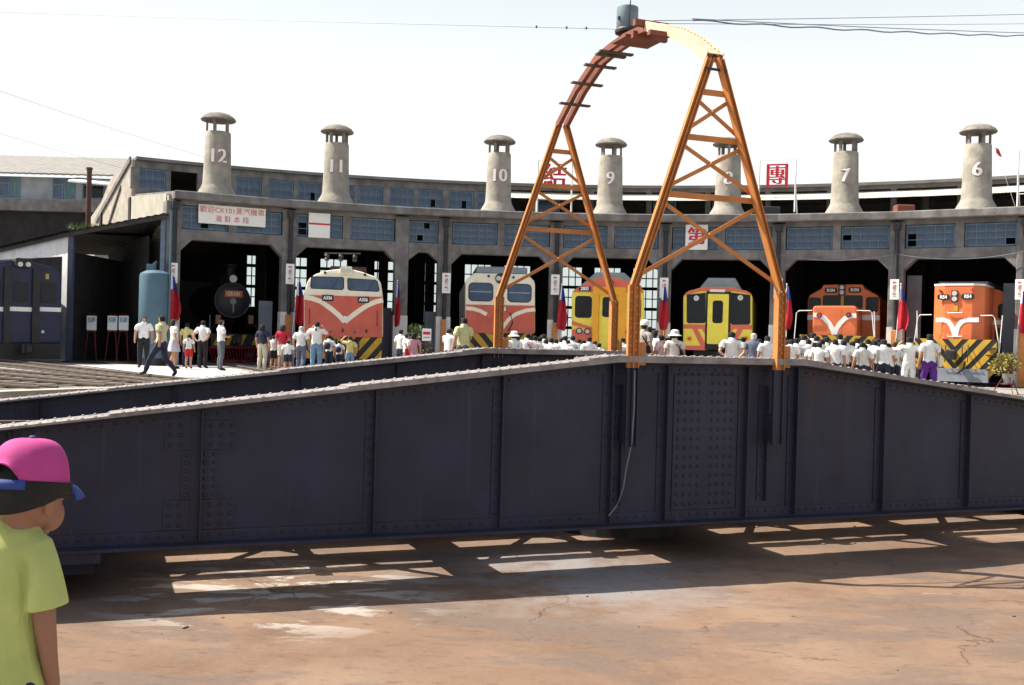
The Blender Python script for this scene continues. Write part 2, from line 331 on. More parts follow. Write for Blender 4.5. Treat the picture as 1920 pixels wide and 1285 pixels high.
def poly_sweep(mb, s0, s1, y0, y1, zo0, zo1):        # strip following the sloping girder top
    ss = sorted(set([s0, s1] + [s for s in (-KB, KB) if s0 < s < s1]))
    for a, b in zip(ss, ss[1:]):
        za, zb = ztop(a), ztop(b)
        vs = [(a, y0, za + zo0), (a, y1, za + zo0), (a, y1, za + zo1), (a, y0, za + zo1), (b, y0, zb + zo0), (b, y1, zb + zo0), (b, y1, zb + zo1), (b, y0, zb + zo1)]
        mb.add(vs, [(0, 1, 2, 3), (4, 7, 6, 5), (0, 4, 5, 1), (1, 5, 6, 2), (2, 6, 7, 3), (3, 7, 4, 0)])
for sg in (-1, 1):
    yc = sg * W2; out = sg                            # outer face of each girder looks away from the deck
    poly = [(s, ztop(s)) for s in (-LG, -KB, KB, LG)] + [(LG, ZB), (-LG, ZB)]
    g = MB().prism(poly, yc - 0.008, yc + 0.008).build('girder', M['girder'], tt)
    fl = MB(); poly_sweep(fl, -LG - .05, LG + .05, yc - 0.2, yc + 0.2, 0.0, 0.022)
    fl.build('top_flange', M['flange'], g)
    for ext, zo in ((6.55, 0.022), (4.3, 0.040), (1.62, 0.058)):
        c = MB(); poly_sweep(c, -ext, ext, yc - 0.2, yc + 0.2, zo, zo + 0.018); c.build('cover_plate', M['flange'], g)
    b = MB().box((0, yc, ZB - 0.014), (2 * LG, 0.36, 0.028)); b.build('bottom_flange', M['girder'], g)
    an = MB()
    for o in (-1, 1):
        yy = yc + o * 0.016; poly_sweep(an, -LG, LG, yy - 0.008, yy + 0.008, -0.125, -0.001); an.box((0, yy, ZB + 0.0605), (2 * LG, 0.016, 0.117))
        poly_sweep(an, -LG, LG, yy + o * 0.07 - 0.062, yy + o * 0.07 + 0.062, -0.016, -0.002)
    an.build('flange_angle', M['girder'], g)
    rv = MB(); rf = MB()
    for k in range(int(2 * LG / 0.118)):
        s = -LG + 0.06 + 0.118 * k; zz = 0.022 + (0.018 if abs(s) < 6.55 else 0) + (0.018 if abs(s) < 4.3 else 0) + (0.018 if abs(s) < 1.62 else 0)
        tilt = (0 if abs(s) < KB else math.copysign(SL, s), 0, 1)
        for o in (-0.165, -0.075, 0.075, 0.165):
            rf.rivet((s + (0.059 if abs(o) < 0.1 else 0) + random.uniform(-.006, .006), yc + o, ztop(s) + zz - 0.002), tilt, 0.021)
        yo = yc + out * 0.024
        rv.rivet((s, yo, ZB + 0.075), (0, out, 0), 0.019); rv.rivet((s + 0.059, yo, ztop(s + .059) - 0.08), (0, out, 0), 0.017)
    def st_rivets(s, off, z0, z1, pitch=0.118, yo=0.020, r=0.023):
        n = int((z1 - z0) / pitch)
        for k in range(n + 1): rv.rivet((s + off, yc + out * yo, z0 + k * pitch), (0, out, 0), r)
    for i, a in enumerate(STF):
        for q in (-1, 1):
            s = q * a; h1 = ztop(s) - 0.13; z0 = ZB + 0.12
            t = MB().span((s - 0.007, yc + out * 0.010, z0 - .1), (s + 0.007, yc + out * 0.095, h1 + .1))
            t.span((s - 0.095, yc + out * 0.0095, z0), (s - 0.0075, yc + out * 0.0215, h1))
            t.span((s - 0.007, yc - out * 0.010, z0 - .1), (s + 0.007, yc - out * 0.11, h1 + .1))
            t.build('stiffener', M['girder'], g)
            if s > -4: st_rivets(s, -0.052, z0 + 0.06, h1 - 0.04)
    # riveted splice plates
    for s in (-STF[4], STF[4]):
        for (w, za, zb, nx, nz_) in ((0.68, ztop(s) - 0.42, ztop(s) - 0.14, 7, 3), (0.36, ZB + 0.425, ztop(s) - 0.43, 4, 6), (0.68, ZB + 0.13, ZB + 0.415, 7, 3)):
            p = MB()
            for o in (-1, 1):
                xa, xb = (s - w / 2, s - 0.097) if o < 0 else (s + 0.008, s + w / 2)
                p.span((xa, yc + out * 0.009, za), (xb, yc + out * 0.019, zb))
            p.build('splice_plate', M['girder'], g)
            for i in range(nx):
                for k in range(nz_):
                    xx = s - w / 2 + (i + 0.5) * w / nx
                    if abs(xx - s + 0.045) > 0.06: rv.rivet((xx, yc + out * 0.018, za + (k + 0.5) * (zb - za) / nz_), (0, out, 0), 0.024)
    p = MB().span((-0.43, yc + out * 0.009, ZB + 0.13), (0.40, yc + out * 0.020, ZT - 0.14)); p.build('cover_panel', M['girder'], g)
    for i in range(9):
        if i == 4: continue
        for k in range(15): rv.rivet((-0.36 + i * 0.09, yc + out * 0.019, ZB + 0.2 + k * 0.108), (0, out, 0), 0.025)
    rv.build('rivet', M['girder'], g, smooth=True)['kind'] = 'stuff'; rf.build('rivet', M['flange'], g, smooth=True)['kind'] = 'stuff'
    deck = MB()
for k in range(7):
    s = -10.2 + 3.4 * k
    fb = MB().box((s, 0, -0.39), (0.02, 2 * W2 - 0.04, 0.5)); fb.box((s, 0, -0.13), (0.2, 2 * W2 - 0.06, 0.02)); fb.box((s, 0, -0.65), (0.2, 2 * W2 - 0.06, 0.02))
    fb.build('floor_beam', M['girder'], tt)
for y in (-0.75, 0.75):
    MB().box((0, y * .72, -0.45), (2 * LG - 0.4, 0.02, 0.36)).build('stringer', M['girder'], tt)
for y0, y1 in ((-1.2, -0.95), (-0.85, -0.24), (0.10, 0.80), (0.83, 1.08), (1.11, 1.36)):
    for k in range(11): MB().span((-10.95 + 1.99 * k, y0 + random.uniform(-.008, .008), -0.10), (-10.96 + 1.99 * (k + 1), y1, -0.05)).build('deck_plank', M['timber'], tt, bevel=0.006)
for y in (-0.534, 0.534):
    MB().box((0, y, -0.006), (2 * LG, 0.26, 0.085)).build('rail_timber', M['timber'], tt)
    MB().box((0, y, 0.047), (2 * LG, 0.12, 0.02)).box((0, y, 0.086), (2 * LG, 0.03, 0.06)).box((0, y, 0.13), (2 * LG, 0.065, 0.03)).build('rail', M['rail'], tt)
for k in range(13):
    MB().box((-10.2 + 1.7 * k, 0, -0.21), (0.12, 2.7, 0.10)).build('cross_bearer', M['girder'], tt)
for k in range(6):
    a = -10.2 + 3.4 * k
    for y0, y1 in ((-2.1, 2.1), (2.1, -2.1)):
        MB().bar((a, y0, -0.77 - (0.02 if y0 > 0 else 0)), (a + 3.4, y1, -0.77 - (0.02 if y0 > 0 else 0)), 0.11, 0.018).build('wind_brace', M['girder'], tt)
# pivot and end carriages
pv = MB().lathe([(0.85, 0.0), (0.85, 0.25), (0.5, 0.32), (0.42, 0.6), (0.42, 0.7)], 24, (0, 0, ZF - 0.02)); pv.box((0, 0, -0.72), (1.5, 2 * W2 - 0.06, 0.12)); pv.build('pivot', M['dark_steel'], tt)
for q in (-1, 1):
    ec = MB().box((q * 8.65, 0, -0.91), (4.1, 4.7, 0.1)); ec.box((q * 8.65, -1.9, -1.05), (4.0, 0.12, 0.18)); ec.box((q * 8.65, 1.9, -1.05), (4.0, 0.12, 0.18)); ec.build('end_carriage', M['girder'], tt)
    for y in (-2.05, 2.05):
        w = MB(); w.M = Matrix.Translation((q * 8.1, y, -1.06)) @ Matrix.Rotation(pi / 2, 4, 'X'); w.lathe([(0.24, -0.06), (0.24, 0.05), (0.27, 0.06), (0.27, 0.08)], 20); w.build('wheel', M['dark_steel'], tt, smooth=True)
# loose cable hanging down the near girder
pc = [(-1.06, -W2 - 0.22, 0.92), (-1.05, -W2 - 0.21, 0.5), (-1.06, -W2 - 0.19, 0.1), (-1.1, -W2 - 0.15, -0.2), (-1.12, -W2 - 0.13, -0.42), (-1.19, -W2 - 0.13, -0.6), (-1.3, -W2 - 0.14, -0.72)]
MB().tube(pc, 0.009, 6).build('cable', mat('grey_cable', (0.16, 0.17, 0.2), 0.5), tt, smooth=True)

# ------------------------------------------------------------------ gantry
ga = empty('current_collector_gantry', (CX, CY, 0), PH, 'orange riveted steel gantry arching over the turntable on two braced A-shaped towers', 'gantry')
ZK, ZA, HB, HA = 1.88, 4.60, 0.98, 0.062
def hw(z): return HB + (HA - HB) * (z - ZK) / (ZA - ZK)
rv = MB()
for sg in (-1, 1):
    y = sg * (W2 + 0.165) if sg < 0 else W2 - 0.0
    y = sg * W2 + (-0.165 if sg < 0 else 0.0)
    yt = sg * W2; ox = -0.092 if sg < 0 else 0.0
    zb = 0.95
    for q in (-1, 1):
        lg = MB(); A = Vector((q * HB + ox, y, zb)); B = Vector((q * HB + ox, y, ZK)); T = Vector((q * HA, yt, ZA))
        for P, Q, w in ((A, B, 0.145), (B, T, 0.105)):
            lg.bar(P, Q, w, 0.014, (1, 0, 0))
            for e in (-1, 0, 1) if q < 0 else (-1, 1):
                dp = 0.085 if (q > 0 and e < 0) else 0.036; d = Vector((e * (w / 2 - 0.006), -0.004 - dp / 2, 0)); lg.bar(P + d, Q + d, 0.012, dp, (1, 0, 0))
        o = lg.build('tower_leg', M['orange'], ga)
        ft = MB(); F = Vector((q * HB + ox, y, 0.06 if sg < 0 else 0.3))
        ft.bar(F, A, 0.145, 0.014, (1, 0, 0))
        for e in (-1, 0, 1) if q < 0 else (-1, 1):
            d = Vector((e * 0.066, -0.021, 0)); ft.bar(F + d, A + d, 0.012, 0.034, (1, 0, 0))
        ft.box((q * HB + ox, y + 0.09, 0.25), (0.15, 0.16, 0.3))
        tag(ft.build('leg_foot', M['girder'], o), 'dark blue lower end bolted to the girder')
        MB().span((q * HB + ox + 0.08, y - 0.01, 0.98), (q * HB + ox + 0.17, y + 0.012, 1.24)).build('gusset_plate', M['orange'], o)
        if sg < 0:
            hx_ = q * HB + ox - 0.10; ha = MB().span((hx_ - 0.05, -W2 - 0.0205, ZB + 0.2), (hx_ + 0.045, -W2 - 0.0095, 0.75)).span((hx_ + 0.0455, -W2 - 0.075, ZB + 0.2), (hx_ + 0.056, -W2 - 0.0095, 0.75)); ha.build('hanger_angle', M['girder'], o)
            hr_ = MB()
            for k in range(12): hr_.rivet((hx_, -W2 - 0.02, ZB + 0.27 + 0.118 * k), (0, -1, 0), 0.023)
            hr_.build('rivet', M['girder'], o, smooth=True)['kind'] = 'stuff'
        for k in range(8):
            rv.rivet((q * HB + ox - 0.036, y - 0.007, 1.1 + 0.1 * k), (0, -1, 0), 0.029); rv.rivet((q * HB + ox + 0.036, y - 0.007, 1.15 + 0.1 * k), (0, -1, 0), 0.029)
        for z in (2.95, 3.64, 4.19):
            for dz in (-0.14, 0.0, 0.14):
                t = (z + dz - ZK) / (ZA - ZK); rv.rivet((q * hw(z + dz) + ox * (1 - t) - 0.026, y + (yt - y) * t - 0.008, z + dz), (0, -1, 0), 0.02)
    def P(q, z, dy=0.0):
        t = (z - ZK) / (ZA - ZK); return Vector((q * hw(z) + ox * (1 - t), y + (yt - y) * t + dy, z))
    for z in (2.95, 3.64, 4.19):
        a, b = P(-1, z, 0.013), P(1, z, 0.013); MB().bar(a, b, 0.012, 0.07, (0, 1, 0)).bar(a + Vector((0, .03, .029)), b + Vector((0, .03, .029)), 0.05, 0.010, (0, 1, 0)).build('crossbar', M['orange'], ga)
    for z0, z1 in ((3.71, 4.11), (3.03, 3.56), (1.98, 2.87)):
        MB().bar(P(-1, z0, 0.014), P(1, z1, 0.014), 0.010, 0.048, (0, 1, 0)).build('diagonal_brace', M['orange'], ga)
        MB().bar(P(-1, z1, 0.028), P(1, z0, 0.028), 0.010, 0.048, (0, 1, 0)).build('diagonal_brace', M['orange'], ga)
        zm = z0 + (z1 - z0) * hw(z0) / (hw(z0) + hw(z1)); rv.rivet((P(0, zm).x, P(0, zm).y + 0.006, zm), (0, -1, 0), 0.022)
    if sg < 0: MB().span((-0.15, yt - 0.05, ZA - 0.155), (0.15, yt - 0.04, ZA - 0.125)).build('clamp_strap', M['dark_steel'], ga)
rv.build('rivet', M['orange'], ga, smooth=True)['kind'] = 'stuff'
AW = [(-1, 4.60), (-0.8, 4.90), (-0.6, 5.13), (-0.3, 5.37), (0, 5.40), (0.2, 5.37), (0.4, 5.31), (0.7, 5.02), (1, 4.60)]
def arch(w):
    for (a, za), (b, zb) in zip(AW, AW[1:]):
        if a <= w <= b: return za + (zb - za) * (w - a) / (b - a)
for q in (-1, 1):
    ar = MB()
    for (a, za), (b, zb) in zip(AW, AW[1:]):
        ar.bar((q * 0.066, a * W2, za), (q * 0.066, b * W2, zb), 0.066, 0.10, (1, 0, 0))
    ar.build('arch_beam', M['redbrown'], ga)  # underside shade put into the beams' red-brown colour
M['sunlit_pale'] = mat('sunlit_orange_paint', (0.66, 0.46, 0.32), 0.55, var=0.1, scale=9, dirt=(0.5, 0.27, 0.12), dscale=6, damt=0.3)  # sun glare on the near half of the arch put into the colour
ap = MB()
for (a, za), (b, zb) in zip(AW[:3], AW[1:4]):
    ap.bar((0, a * W2, za + 0.056), (0, b * W2, zb + 0.056), 0.22, 0.012, (1, 0, 0))
ap.build('arch_plate', M['sunlit_pale'], ga)
rv = MB()
for k in range(20):
    w = -0.97 + 0.036 * k
    for q in (-0.09, 0.09): rv.rivet((q, w * W2, arch(w) + 0.061), (0, -0.5, 1), 0.018)
rv.build('rivet', M['orange'], ga, smooth=True)['kind'] = 'stuff'
for q in (-1, 1):
    ed = MB()
    for (a, za), (b, zb) in zip(AW[:3], AW[1:4]): ed.bar((q * 0.108, a * W2, za + 0.01), (q * 0.108, b * W2, zb + 0.01), 0.012, 0.13, (1, 0, 0))
    ed.build('edge_angle', M['sunlit_pale'], ga)
for w, ln, sx in ((0.79, 0.50, 0), (0.60, 0.50, 0), (0.42, 0.50, 0.02), (0.25, 0.46, 0), (0.20, 0.52, 0.03)):
    MB().box((sx, w * W2, arch(w) - 0.06), (ln, 0.08, 0.026)).build('cross_plank', M['timber'], ga)
MB().box((0.06, -0.12, 5.335), (0.56, 0.42, 0.035)).box((0.10, -0.40, 5.33), (0.52, 0.07, 0.09)).build('head_platform', M['redbrown'], ga)
MB().box((0.0, -0.62, 5.42), (0.5, 0.07, 0.085)).build('insulator_bracket', M['redbrown'], ga)
MB().box((-0.2, -1.22, 5.12), (0.3, 0.06, 0.06)).build('insulator_bracket', M['redbrown'], ga)
MB().lathe([(0.035, 5.40), (0.035, 5.50)], 10, (0.02, 0.1, 0)).build('stem', M['dark_steel'], ga)
M['drum'] = mat('grey_blue_drum', (0.16, 0.22, 0.25), 0.45, var=0.1, scale=6, dirt=(0.1, 0.12, 0.13), dscale=5)
dr = MB().lathe([(0.14, 5.56), (0.15, 5.575), (0.15, 5.83), (0.146, 5.85), (0.12, 5.865), (0.02, 5.872)], 28, (0.02, 0.1, 0)).build('collector_drum', M['drum'], ga, smooth=True)
MB().lathe([(0.06, 5.48), (0.165, 5.495), (0.17, 5.53), (0.15, 5.56), (0.05, 5.562)], 28, (0.02, 0.1, 0)).build('base_disc', M['dark_steel'], dr, smooth=True)
MB().bar((-0.04, -0.06, 5.54), (-0.02, -0.06, 5.9), 0.012, 0.012).box((-0.13, 0.06, 5.68), (0.03, 0.03, 0.04)).build('clip_rod', M['dark_steel'], dr)
def l2w(p): return Matrix.Translation((CX, CY, 0)) @ Matrix.Rotation(PH, 4, 'Z') @ Vector(p)

# loose stones and flakes lying on the pit floor
pb = MB(); q_ = random.Random(3); ico = bmesh.new(); bmesh.ops.create_icosphere(ico, subdivisions=1, radius=1.0); IV = [v.co.copy() for v in ico.verts]; IF = [[v.index for v in f.verts] for f in ico.faces]; ico.free()
for _ in range(420):
    a, r = q_.uniform(-180, 180), RP * math.sqrt(q_.uniform(0, .96)); p = pol(a, r, ZF); sz = q_.choice((.006, .008, .01, .012, .02)) * q_.uniform(.7, 1.3)
    Mr = Matrix.Translation((p.x, p.y, ZF + sz * .3)) @ Matrix.Rotation(q_.uniform(0, 6.28), 4, 'Z') @ Matrix.Diagonal((sz * q_.uniform(.8, 1.6), sz, sz * q_.uniform(.4, .7), 1))
    pb.add([Mr @ (v * q_.uniform(.85, 1.15)) for v in IV], IF)
tag(pb.build('loose_stones', mat('grey_brown_stone', (0.16, 0.12, 0.095), 0.95, var=0.4, scale=3)), 'small loose stones scattered over the rusty pit floor', 'stones', kind='stuff')
M['dull_red'] = mat('faded_red_lettering', (0.42, 0.13, 0.12), 0.7)
# ------------------------------------------------------------------ roundhouse
RF = 26.36
def clear_glass():
    m = bpy.data.materials.new('grimy_clear_glass'); m.use_nodes = True; n = m.node_tree.nodes; l = m.node_tree.links; n.remove(n['Principled BSDF'])
    t = n.new('ShaderNodeBsdfTransparent'); t.inputs[0].default_value = (0.86, 0.9, 0.9, 1); g = n.new('ShaderNodeBsdfGlossy'); g.inputs['Roughness'].default_value = 0.1; x = n.new('ShaderNodeMixShader'); x.inputs[0].default_value = 0.06
    l.new(t.outputs[0], x.inputs[1]); l.new(g.outputs[0], x.inputs[2]); l.new(x.outputs[0], n['Material Output'].inputs[0]); return m
M['clear'] = clear_glass()
COLA = [-30.9, -21.9, -12.7, -9.1, 0.3, 9.4, 18.6, 27.7, 36.8, 45.9]
NB = len(COLA) - 1
rh = empty('roundhouse', (CX, CY, 0), 0, 'grey concrete roundhouse engine shed with blue windows and numbered chimneys curving behind the turntable', 'building')
def lp(a, r, z=0.0): return Vector((r * sin(rad(a)), r * cos(rad(a)), z))
def frame(a, r, z=0.0): return Matrix.Translation(lp(a, r, z)) @ Matrix.Rotation(-rad(a), 4, 'Z')
def bay(a0, a1, r):
    p, q = lp(a0, r), lp(a1, r); c = (p + q) / 2; L = (q - p).length; an = math.atan2((q - p).y, (q - p).x)
    return Matrix.Translation(c) @ Matrix.Rotation(an, 4, 'Z'), L
PW = 0.52
for i, a in enumerate(COLA):
    mb = MB(); mb.M = frame(a, RF)
    mb.box((0, 0.3, 2.9), (PW, 0.6, 5.8)); o = mb.build('pillar', M['concrete'], rh, bevel=0.02)
    b = MB(); b.M = frame(a, RF)
    b.span((-PW / 2 - .015, -0.015, 0.0), (-0.105, 0.615, 2.0)); b.span((0.105, -0.015, 0.0), (PW / 2 + .015, 0.615, 2.0)); b.span((-0.105, -0.010, 0.0), (0.105, 0.012, 2.0))
    b.build('painted_base', M['white_paint'], o)
    if i != 2:
        d = MB(); d.M = frame(a, RF)
        d.tube([(0.02, -0.09, 1.9), (0.02, -0.09, 5.55)], 0.075, 10); d.box((0.02, -0.1, 5.62), (0.24, 0.2, 0.26)); d.box((0.02, -0.06, 3.9), (0.2, 0.1, 0.04))
        d.build('drainpipe', M['pipe'], o, smooth=True)
        g = MB(); g.M = frame(a, RF); g.span((-0.095, -0.175, 0.02), (0.095, -0.012, 1.88)); g.build('pipe_guard', mat('orange_pipe_guard', (0.5, 0.2, 0.06), 0.7, var=0.2, scale=6) if i == 0 else bpy.data.materials['orange_pipe_guard'], o, bevel=0.01)
def make_window(Mx, x0, x1, z0, z1, nx, nz_, y, broken=(), fm='blue_frame', gm='glass_blue', fw=0.05, bw=0.024, frame_name='window'):
    fr = MB(); fr.M = Mx
    fr.span((x0, y - .03, z0), (x0 + fw, y + .03, z1)); fr.span((x1 - fw, y - .03, z0), (x1, y + .03, z1))
    fr.span((x0 + fw, y - .03, z0), (x1 - fw, y + .03, z0 + fw)); fr.span((x0 + fw, y - .03, z1 - fw), (x1 - fw, y + .03, z1))
    dx = (x1 - x0 - 2 * fw) / nx; dz = (z1 - z0 - 2 * fw) / nz_
    for k in range(1, nx): xx = x0 + fw + k * dx; fr.span((xx - bw / 2, y - .02, z0 + fw), (xx + bw / 2, y + .02, z1 - fw))
    for k in range(1, nz_): zz = z0 + fw + k * dz; fr.span((x0 + fw, y - .017, zz - bw / 2), (x1 - fw, y + .017, zz + bw / 2))
    w = fr.build(frame_name, M[fm], rh)
    me = None
    for i in range(nx):
        for k in range(nz_):
            if (i, k) in broken: continue
            if me is None: me = MB().box((0, 0, 0), (dx - 0.006, 0.006, dz - 0.006)).mesh('pane', M[gm])
            o = inst(me, 'pane', w); c = Mx @ Vector((x0 + fw + (i + .5) * dx, y + 0.004, z0 + fw + (k + .5) * dz))
            o.matrix_local = Matrix.Translation(c) @ Mx.to_3x3().to_4x4() @ Matrix.Rotation(random.gauss(0, .02), 4, 'X') @ Matrix.Rotation(random.gauss(0, .02), 4, 'Z')
    return w
ZL, ZW0, ZW1, ZC = 4.45, 4.86, 5.66, 5.84
BROKEN = {(0, 0): [(2, 0)], (1, 0): [(0, 0), (0, 1), (1, 0)], (2, 0): [(2, 1)], (7, 0): [(0, 0), (0, 1)], (7, 1): [(4, 0)], (6, 1): [(0, 1)]}
for i in range(NB):
    Mx, L = bay(COLA[i], COLA[i + 1], RF); h = L / 2 - PW / 2 + 0.03; narrow = L < 2.5
    hz = 0.38 if not narrow else 0.3
    poly = [(-h, ZL - hz - .05), (-h + 0.42, ZL), (h - 0.42, ZL), (h, ZL - hz - .05), (h, ZW0 - .03), (-h, ZW0 - .03)]
    mb = MB(); mb.M = Mx; mb.prism(poly, 0.06, 0.5); mb.build('lintel_beam', M['concrete'], rh, bevel=0.02)
    mb = MB(); mb.M = Mx; mb.span((-h, 0.08, ZW1 + .02), (h, 0.48, ZC)); mb.build('top_beam', M['concrete'], rh)
    mb = MB(); mb.M = Mx; mb.prism([(-L / 2 - .04, ZC), (L / 2 + .04, ZC), (L / 2 + .04, 6.13), (-L / 2 - .04, 6.13)], -0.34, 0.7); mb.build('cornice', M['concrete'], rh, bevel=0.03)
    if narrow:
        make_window(Mx, -h + .04, h - .04, ZW0, ZW1, 4, 3, 0.25, [(2, 2), (1, 0)])
    else:
        mb = MB(); mb.M = Mx; mb.span((-0.14, 0.1, ZW0 - .03), (0.14, 0.46, ZW1 + .02)); mb.build('window_post', M['concrete'], rh)
        for j, (x0, x1) in enumerate(((-h + .05, -0.16), (0.16, h - .05))): make_window(Mx, x0, x1, ZW0, ZW1, 5, 3, 0.25, BROKEN.get((i, j), ()))
def arc_sheet(name, prof, m, a0, a1, n, th=0.08, parent=rh):        # prof: list of (r, z); a sheet with thickness bent round the centre
    mb = MB(); P = [(r, z) for r, z in prof] + [(r, z - th) for r, z in prof[::-1]]; k = len(P)
    for i in range(n + 1):
        a = a0 + (a1 - a0) * i / n; mb.v += [lp(a, r, z) for r, z in P]
    for i in range(n):
        for j in range(k): mb.f.append([i * k + j, i * k + (j + 1) % k, (i + 1) * k + (j + 1) % k, (i + 1) * k + j])
    mb.f += [list(range(k)), [n * k + j for j in range(k)][::-1]]
    return mb.build(name, m, parent)
A0, A1, RC, RB = COLA[0], COLA[-1], 33.4, 47.0
arc_sheet('front_roof', [(26.1, 6.11), (RC, 6.75)], M['roof'], A0, A1, 40, 0.1)
arc_sheet('monitor_roof', [(RC - 0.25, 8.28), (RC + 0.4, 8.28), (38, 8.1), (40.5, 7.2), (RB + .3, 6.15)], M['roof'], A0, A1, 40, 0.12)
# clerestory wall of the monitor: closed with windows on the left, open shade under a pale sheet canopy on the right
CL = [-30.9, -26.3, -21.7, -17.2, -12.6, -8.0, -3.4]
for i in range(len(CL) - 1):
    Mx, L = bay(CL[i], CL[i + 1], RC)
    for a, b in ((6.6, 7.02), (7.86, 8.155)):
        mb = MB(); mb.M = Mx; mb.span((-L / 2, 0, a), (L / 2, 0.25, b)); mb.build('clerestory_beam', M['concrete'], rh)
    for s, w in ((-L / 2, .16), (0, .1), (L / 2, .16)):
        mb = MB(); mb.M = Mx; mb.span((s - w + .003, -0.03 if s else 0.02, 7.02), (s + w - .003, 0.23, 7.86)); mb.build('clerestory_post', M['concrete'], rh)
    for j, (x0, x1) in enumerate(((-L / 2 + .17, -0.11), (0.11, L / 2 - .17))):
        if i == 0 and j == 1: continue
        make_window(Mx, x0, x1, 7.03, 7.85, 4, 2, 0.1, [(2, 0)] if (i + j) % 2 else [])
for i in range(11):
    a0 = -3.4 + 4.49 * i; Mx, L = bay(a0, a0 + 4.49, RC)
    mb = MB(); mb.M = Mx; mb.span((-L / 2, 0, 8.0), (L / 2, 0.25, 8.155)); mb.build('clerestory_beam', M['concrete'], rh)
    mb = MB(); mb.M = Mx; mb.span((-0.12, 0, 6.6), (0.12, 0.23, 8.0)); mb.build('clerestory_post', M['concrete'], rh)
    if i in (0, 1, 2, 3): make_window(Mx, 0.2, L / 2 - .1, 7.0, 7.6, 2, 2, 0.15)
    mb = MB(); mb.M = Mx
    n = 40
    for k in range(n):                                             # corrugated pale canopy sheet
        x0 = -L / 2 - .02 + (L + .04) * k / n; x1 = -L / 2 - .02 + (L + .04) * (k + 1) / n; z = 0.008 * (k % 2)
        mb.add([(x0, -1.05, 7.50 + z), (x1, -1.05, 7.508 - z), (x1, 0.0, 7.918 - z), (x0, 0.0, 7.91 + z), (x0, -1.05, 7.485 + z), (x1, -1.05, 7.493 - z), (x1, 0.0, 7.903 - z), (x0, 0.0, 7.895 + z)], [(0, 1, 2, 3), (7, 6, 5, 4), (0, 4, 5, 1), (3, 2, 6, 7)])
    mb.build('canopy_sheet', M['asbestos'], rh)
# end walls and back wall
def end_wall(a, m):
    mb = MB(); mb.M = frame(a, 0) ; t = 0.12 if a > 0 else -0.12
    for P in ([(26.7, 0), (RC, 0), (RC, 6.66), (26.7, 6.02)], [(RC, 0), (38, 0), (38, 7.98), (RC, 8.16)], [(38, 0), (RB, 0), (RB, 6.04), (40.5, 7.08), (38, 7.98)]):
        n = len(P); mb.add([(0, r, z) for r, z in P] + [(t, r, z) for r, z in P], [tuple(range(n)), tuple(range(n, 2 * n))[::-1]] + [(i, (i + 1) % n, (i + 1) % n + n, i + n) for i in range(n)])
    return mb.build('end_wall', m, rh)
ew = end_wall(A0, M['concrete_light']); end_wall(A1, M['concrete_light'])
mb = MB(); mb.M = frame(A0, 0)
mb.bar((-0.16, 33.55, 8.2), (-0.16, 41.5, 6.3), 0.08, 0.22, (1, 0, 0)); mb.bar((-0.16, 35.6, 7.3), (-0.16, 39.5, 5.2), 0.06, 0.14, (1, 0, 0)); mb.build('gable_timber', M['concrete'], ew)
for k in range(4):                                                  # pale sheets cladding the end wall above the shed roof
    mb = MB(); mb.M = frame(A0, 0); r0, r1 = 27.0 + 1.55 * k, 28.53 + 1.55 * k
    for j in range(12):
        a, b = r0 + (r1 - r0) * j / 12, r0 + (r1 - r0) * (j + 1) / 12; x = -0.15 - 0.03 * (j % 2)
        mb.add([(x, a, 4.9), (-0.3 - x - 0.03, b, 4.9), (-0.3 - x - 0.03, b, 6.1 + .085 * (b - 27)), (x, a, 6.1 + .085 * (a - 27))], [(0, 1, 2, 3)])
    mb.build('cladding_sheet', M['asbestos'], ew)
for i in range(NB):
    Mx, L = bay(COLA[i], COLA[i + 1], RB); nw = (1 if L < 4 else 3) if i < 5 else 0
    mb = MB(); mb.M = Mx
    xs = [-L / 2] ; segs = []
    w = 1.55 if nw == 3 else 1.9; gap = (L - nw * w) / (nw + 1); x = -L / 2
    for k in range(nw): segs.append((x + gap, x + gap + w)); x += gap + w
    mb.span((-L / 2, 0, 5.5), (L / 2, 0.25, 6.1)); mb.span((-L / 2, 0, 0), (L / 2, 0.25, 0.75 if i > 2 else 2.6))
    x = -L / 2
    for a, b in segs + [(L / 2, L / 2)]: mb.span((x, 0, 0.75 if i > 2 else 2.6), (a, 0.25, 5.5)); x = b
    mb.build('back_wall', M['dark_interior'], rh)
    for a, b in segs:
        fr = MB(); fr.M = Mx; z0 = 0.75 if i > 2 else 2.6
        for k in range(5): xx = a + (b - a) * k / 4; fr.span((xx - .03, 0.09, z0), (xx + .03, 0.15, 5.5))
        nz_ = 8 if i > 2 else 5
        for k in range(nz_ + 1): zz = z0 + (5.5 - z0) * k / nz_; t = .09 if k in (2, 4, 6) else .03; fr.span((a, 0.085, zz - t), (b, 0.155, zz + t))
        w_ = fr.build('back_window', M['dark_steel'], rh)
        pn = MB(); pn.M = Mx; pn.span((a, 0.118, z0), (b, 0.122, 5.5)); pn.build('pane', M['clear'], w_)
for a in COLA:
    for r in (33.4, 40.2):
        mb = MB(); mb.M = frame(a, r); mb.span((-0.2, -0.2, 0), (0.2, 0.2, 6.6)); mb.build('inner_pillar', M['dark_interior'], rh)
M['door'] = mat('grey_blue_door', (0.13, 0.15, 0.18), 0.7, var=0.1, scale=2, dirt=(0.08, 0.09, 0.1), dscale=1.5)
for i, x0, h in ((1, -0.95, 2.4), (2, -0.75, 2.3), (3, -0.65, 2.2), (7, 0.3, 3.9), (8, -0.8, 3.6)):
    mb = MB(); mb.M = frame(COLA[i], RF + 0.75); mb.span((x0, 0, 0.05), (x0 + 0.5, 0.06, h)); mb.span((x0 + .04, -0.02, 0.3), (x0 + 0.46, 0, 0.36)); mb.span((x0 + .04, -0.02, h - .3), (x0 + 0.46, 0, h - .24)); mb.build('door_leaf', M['door'], rh)
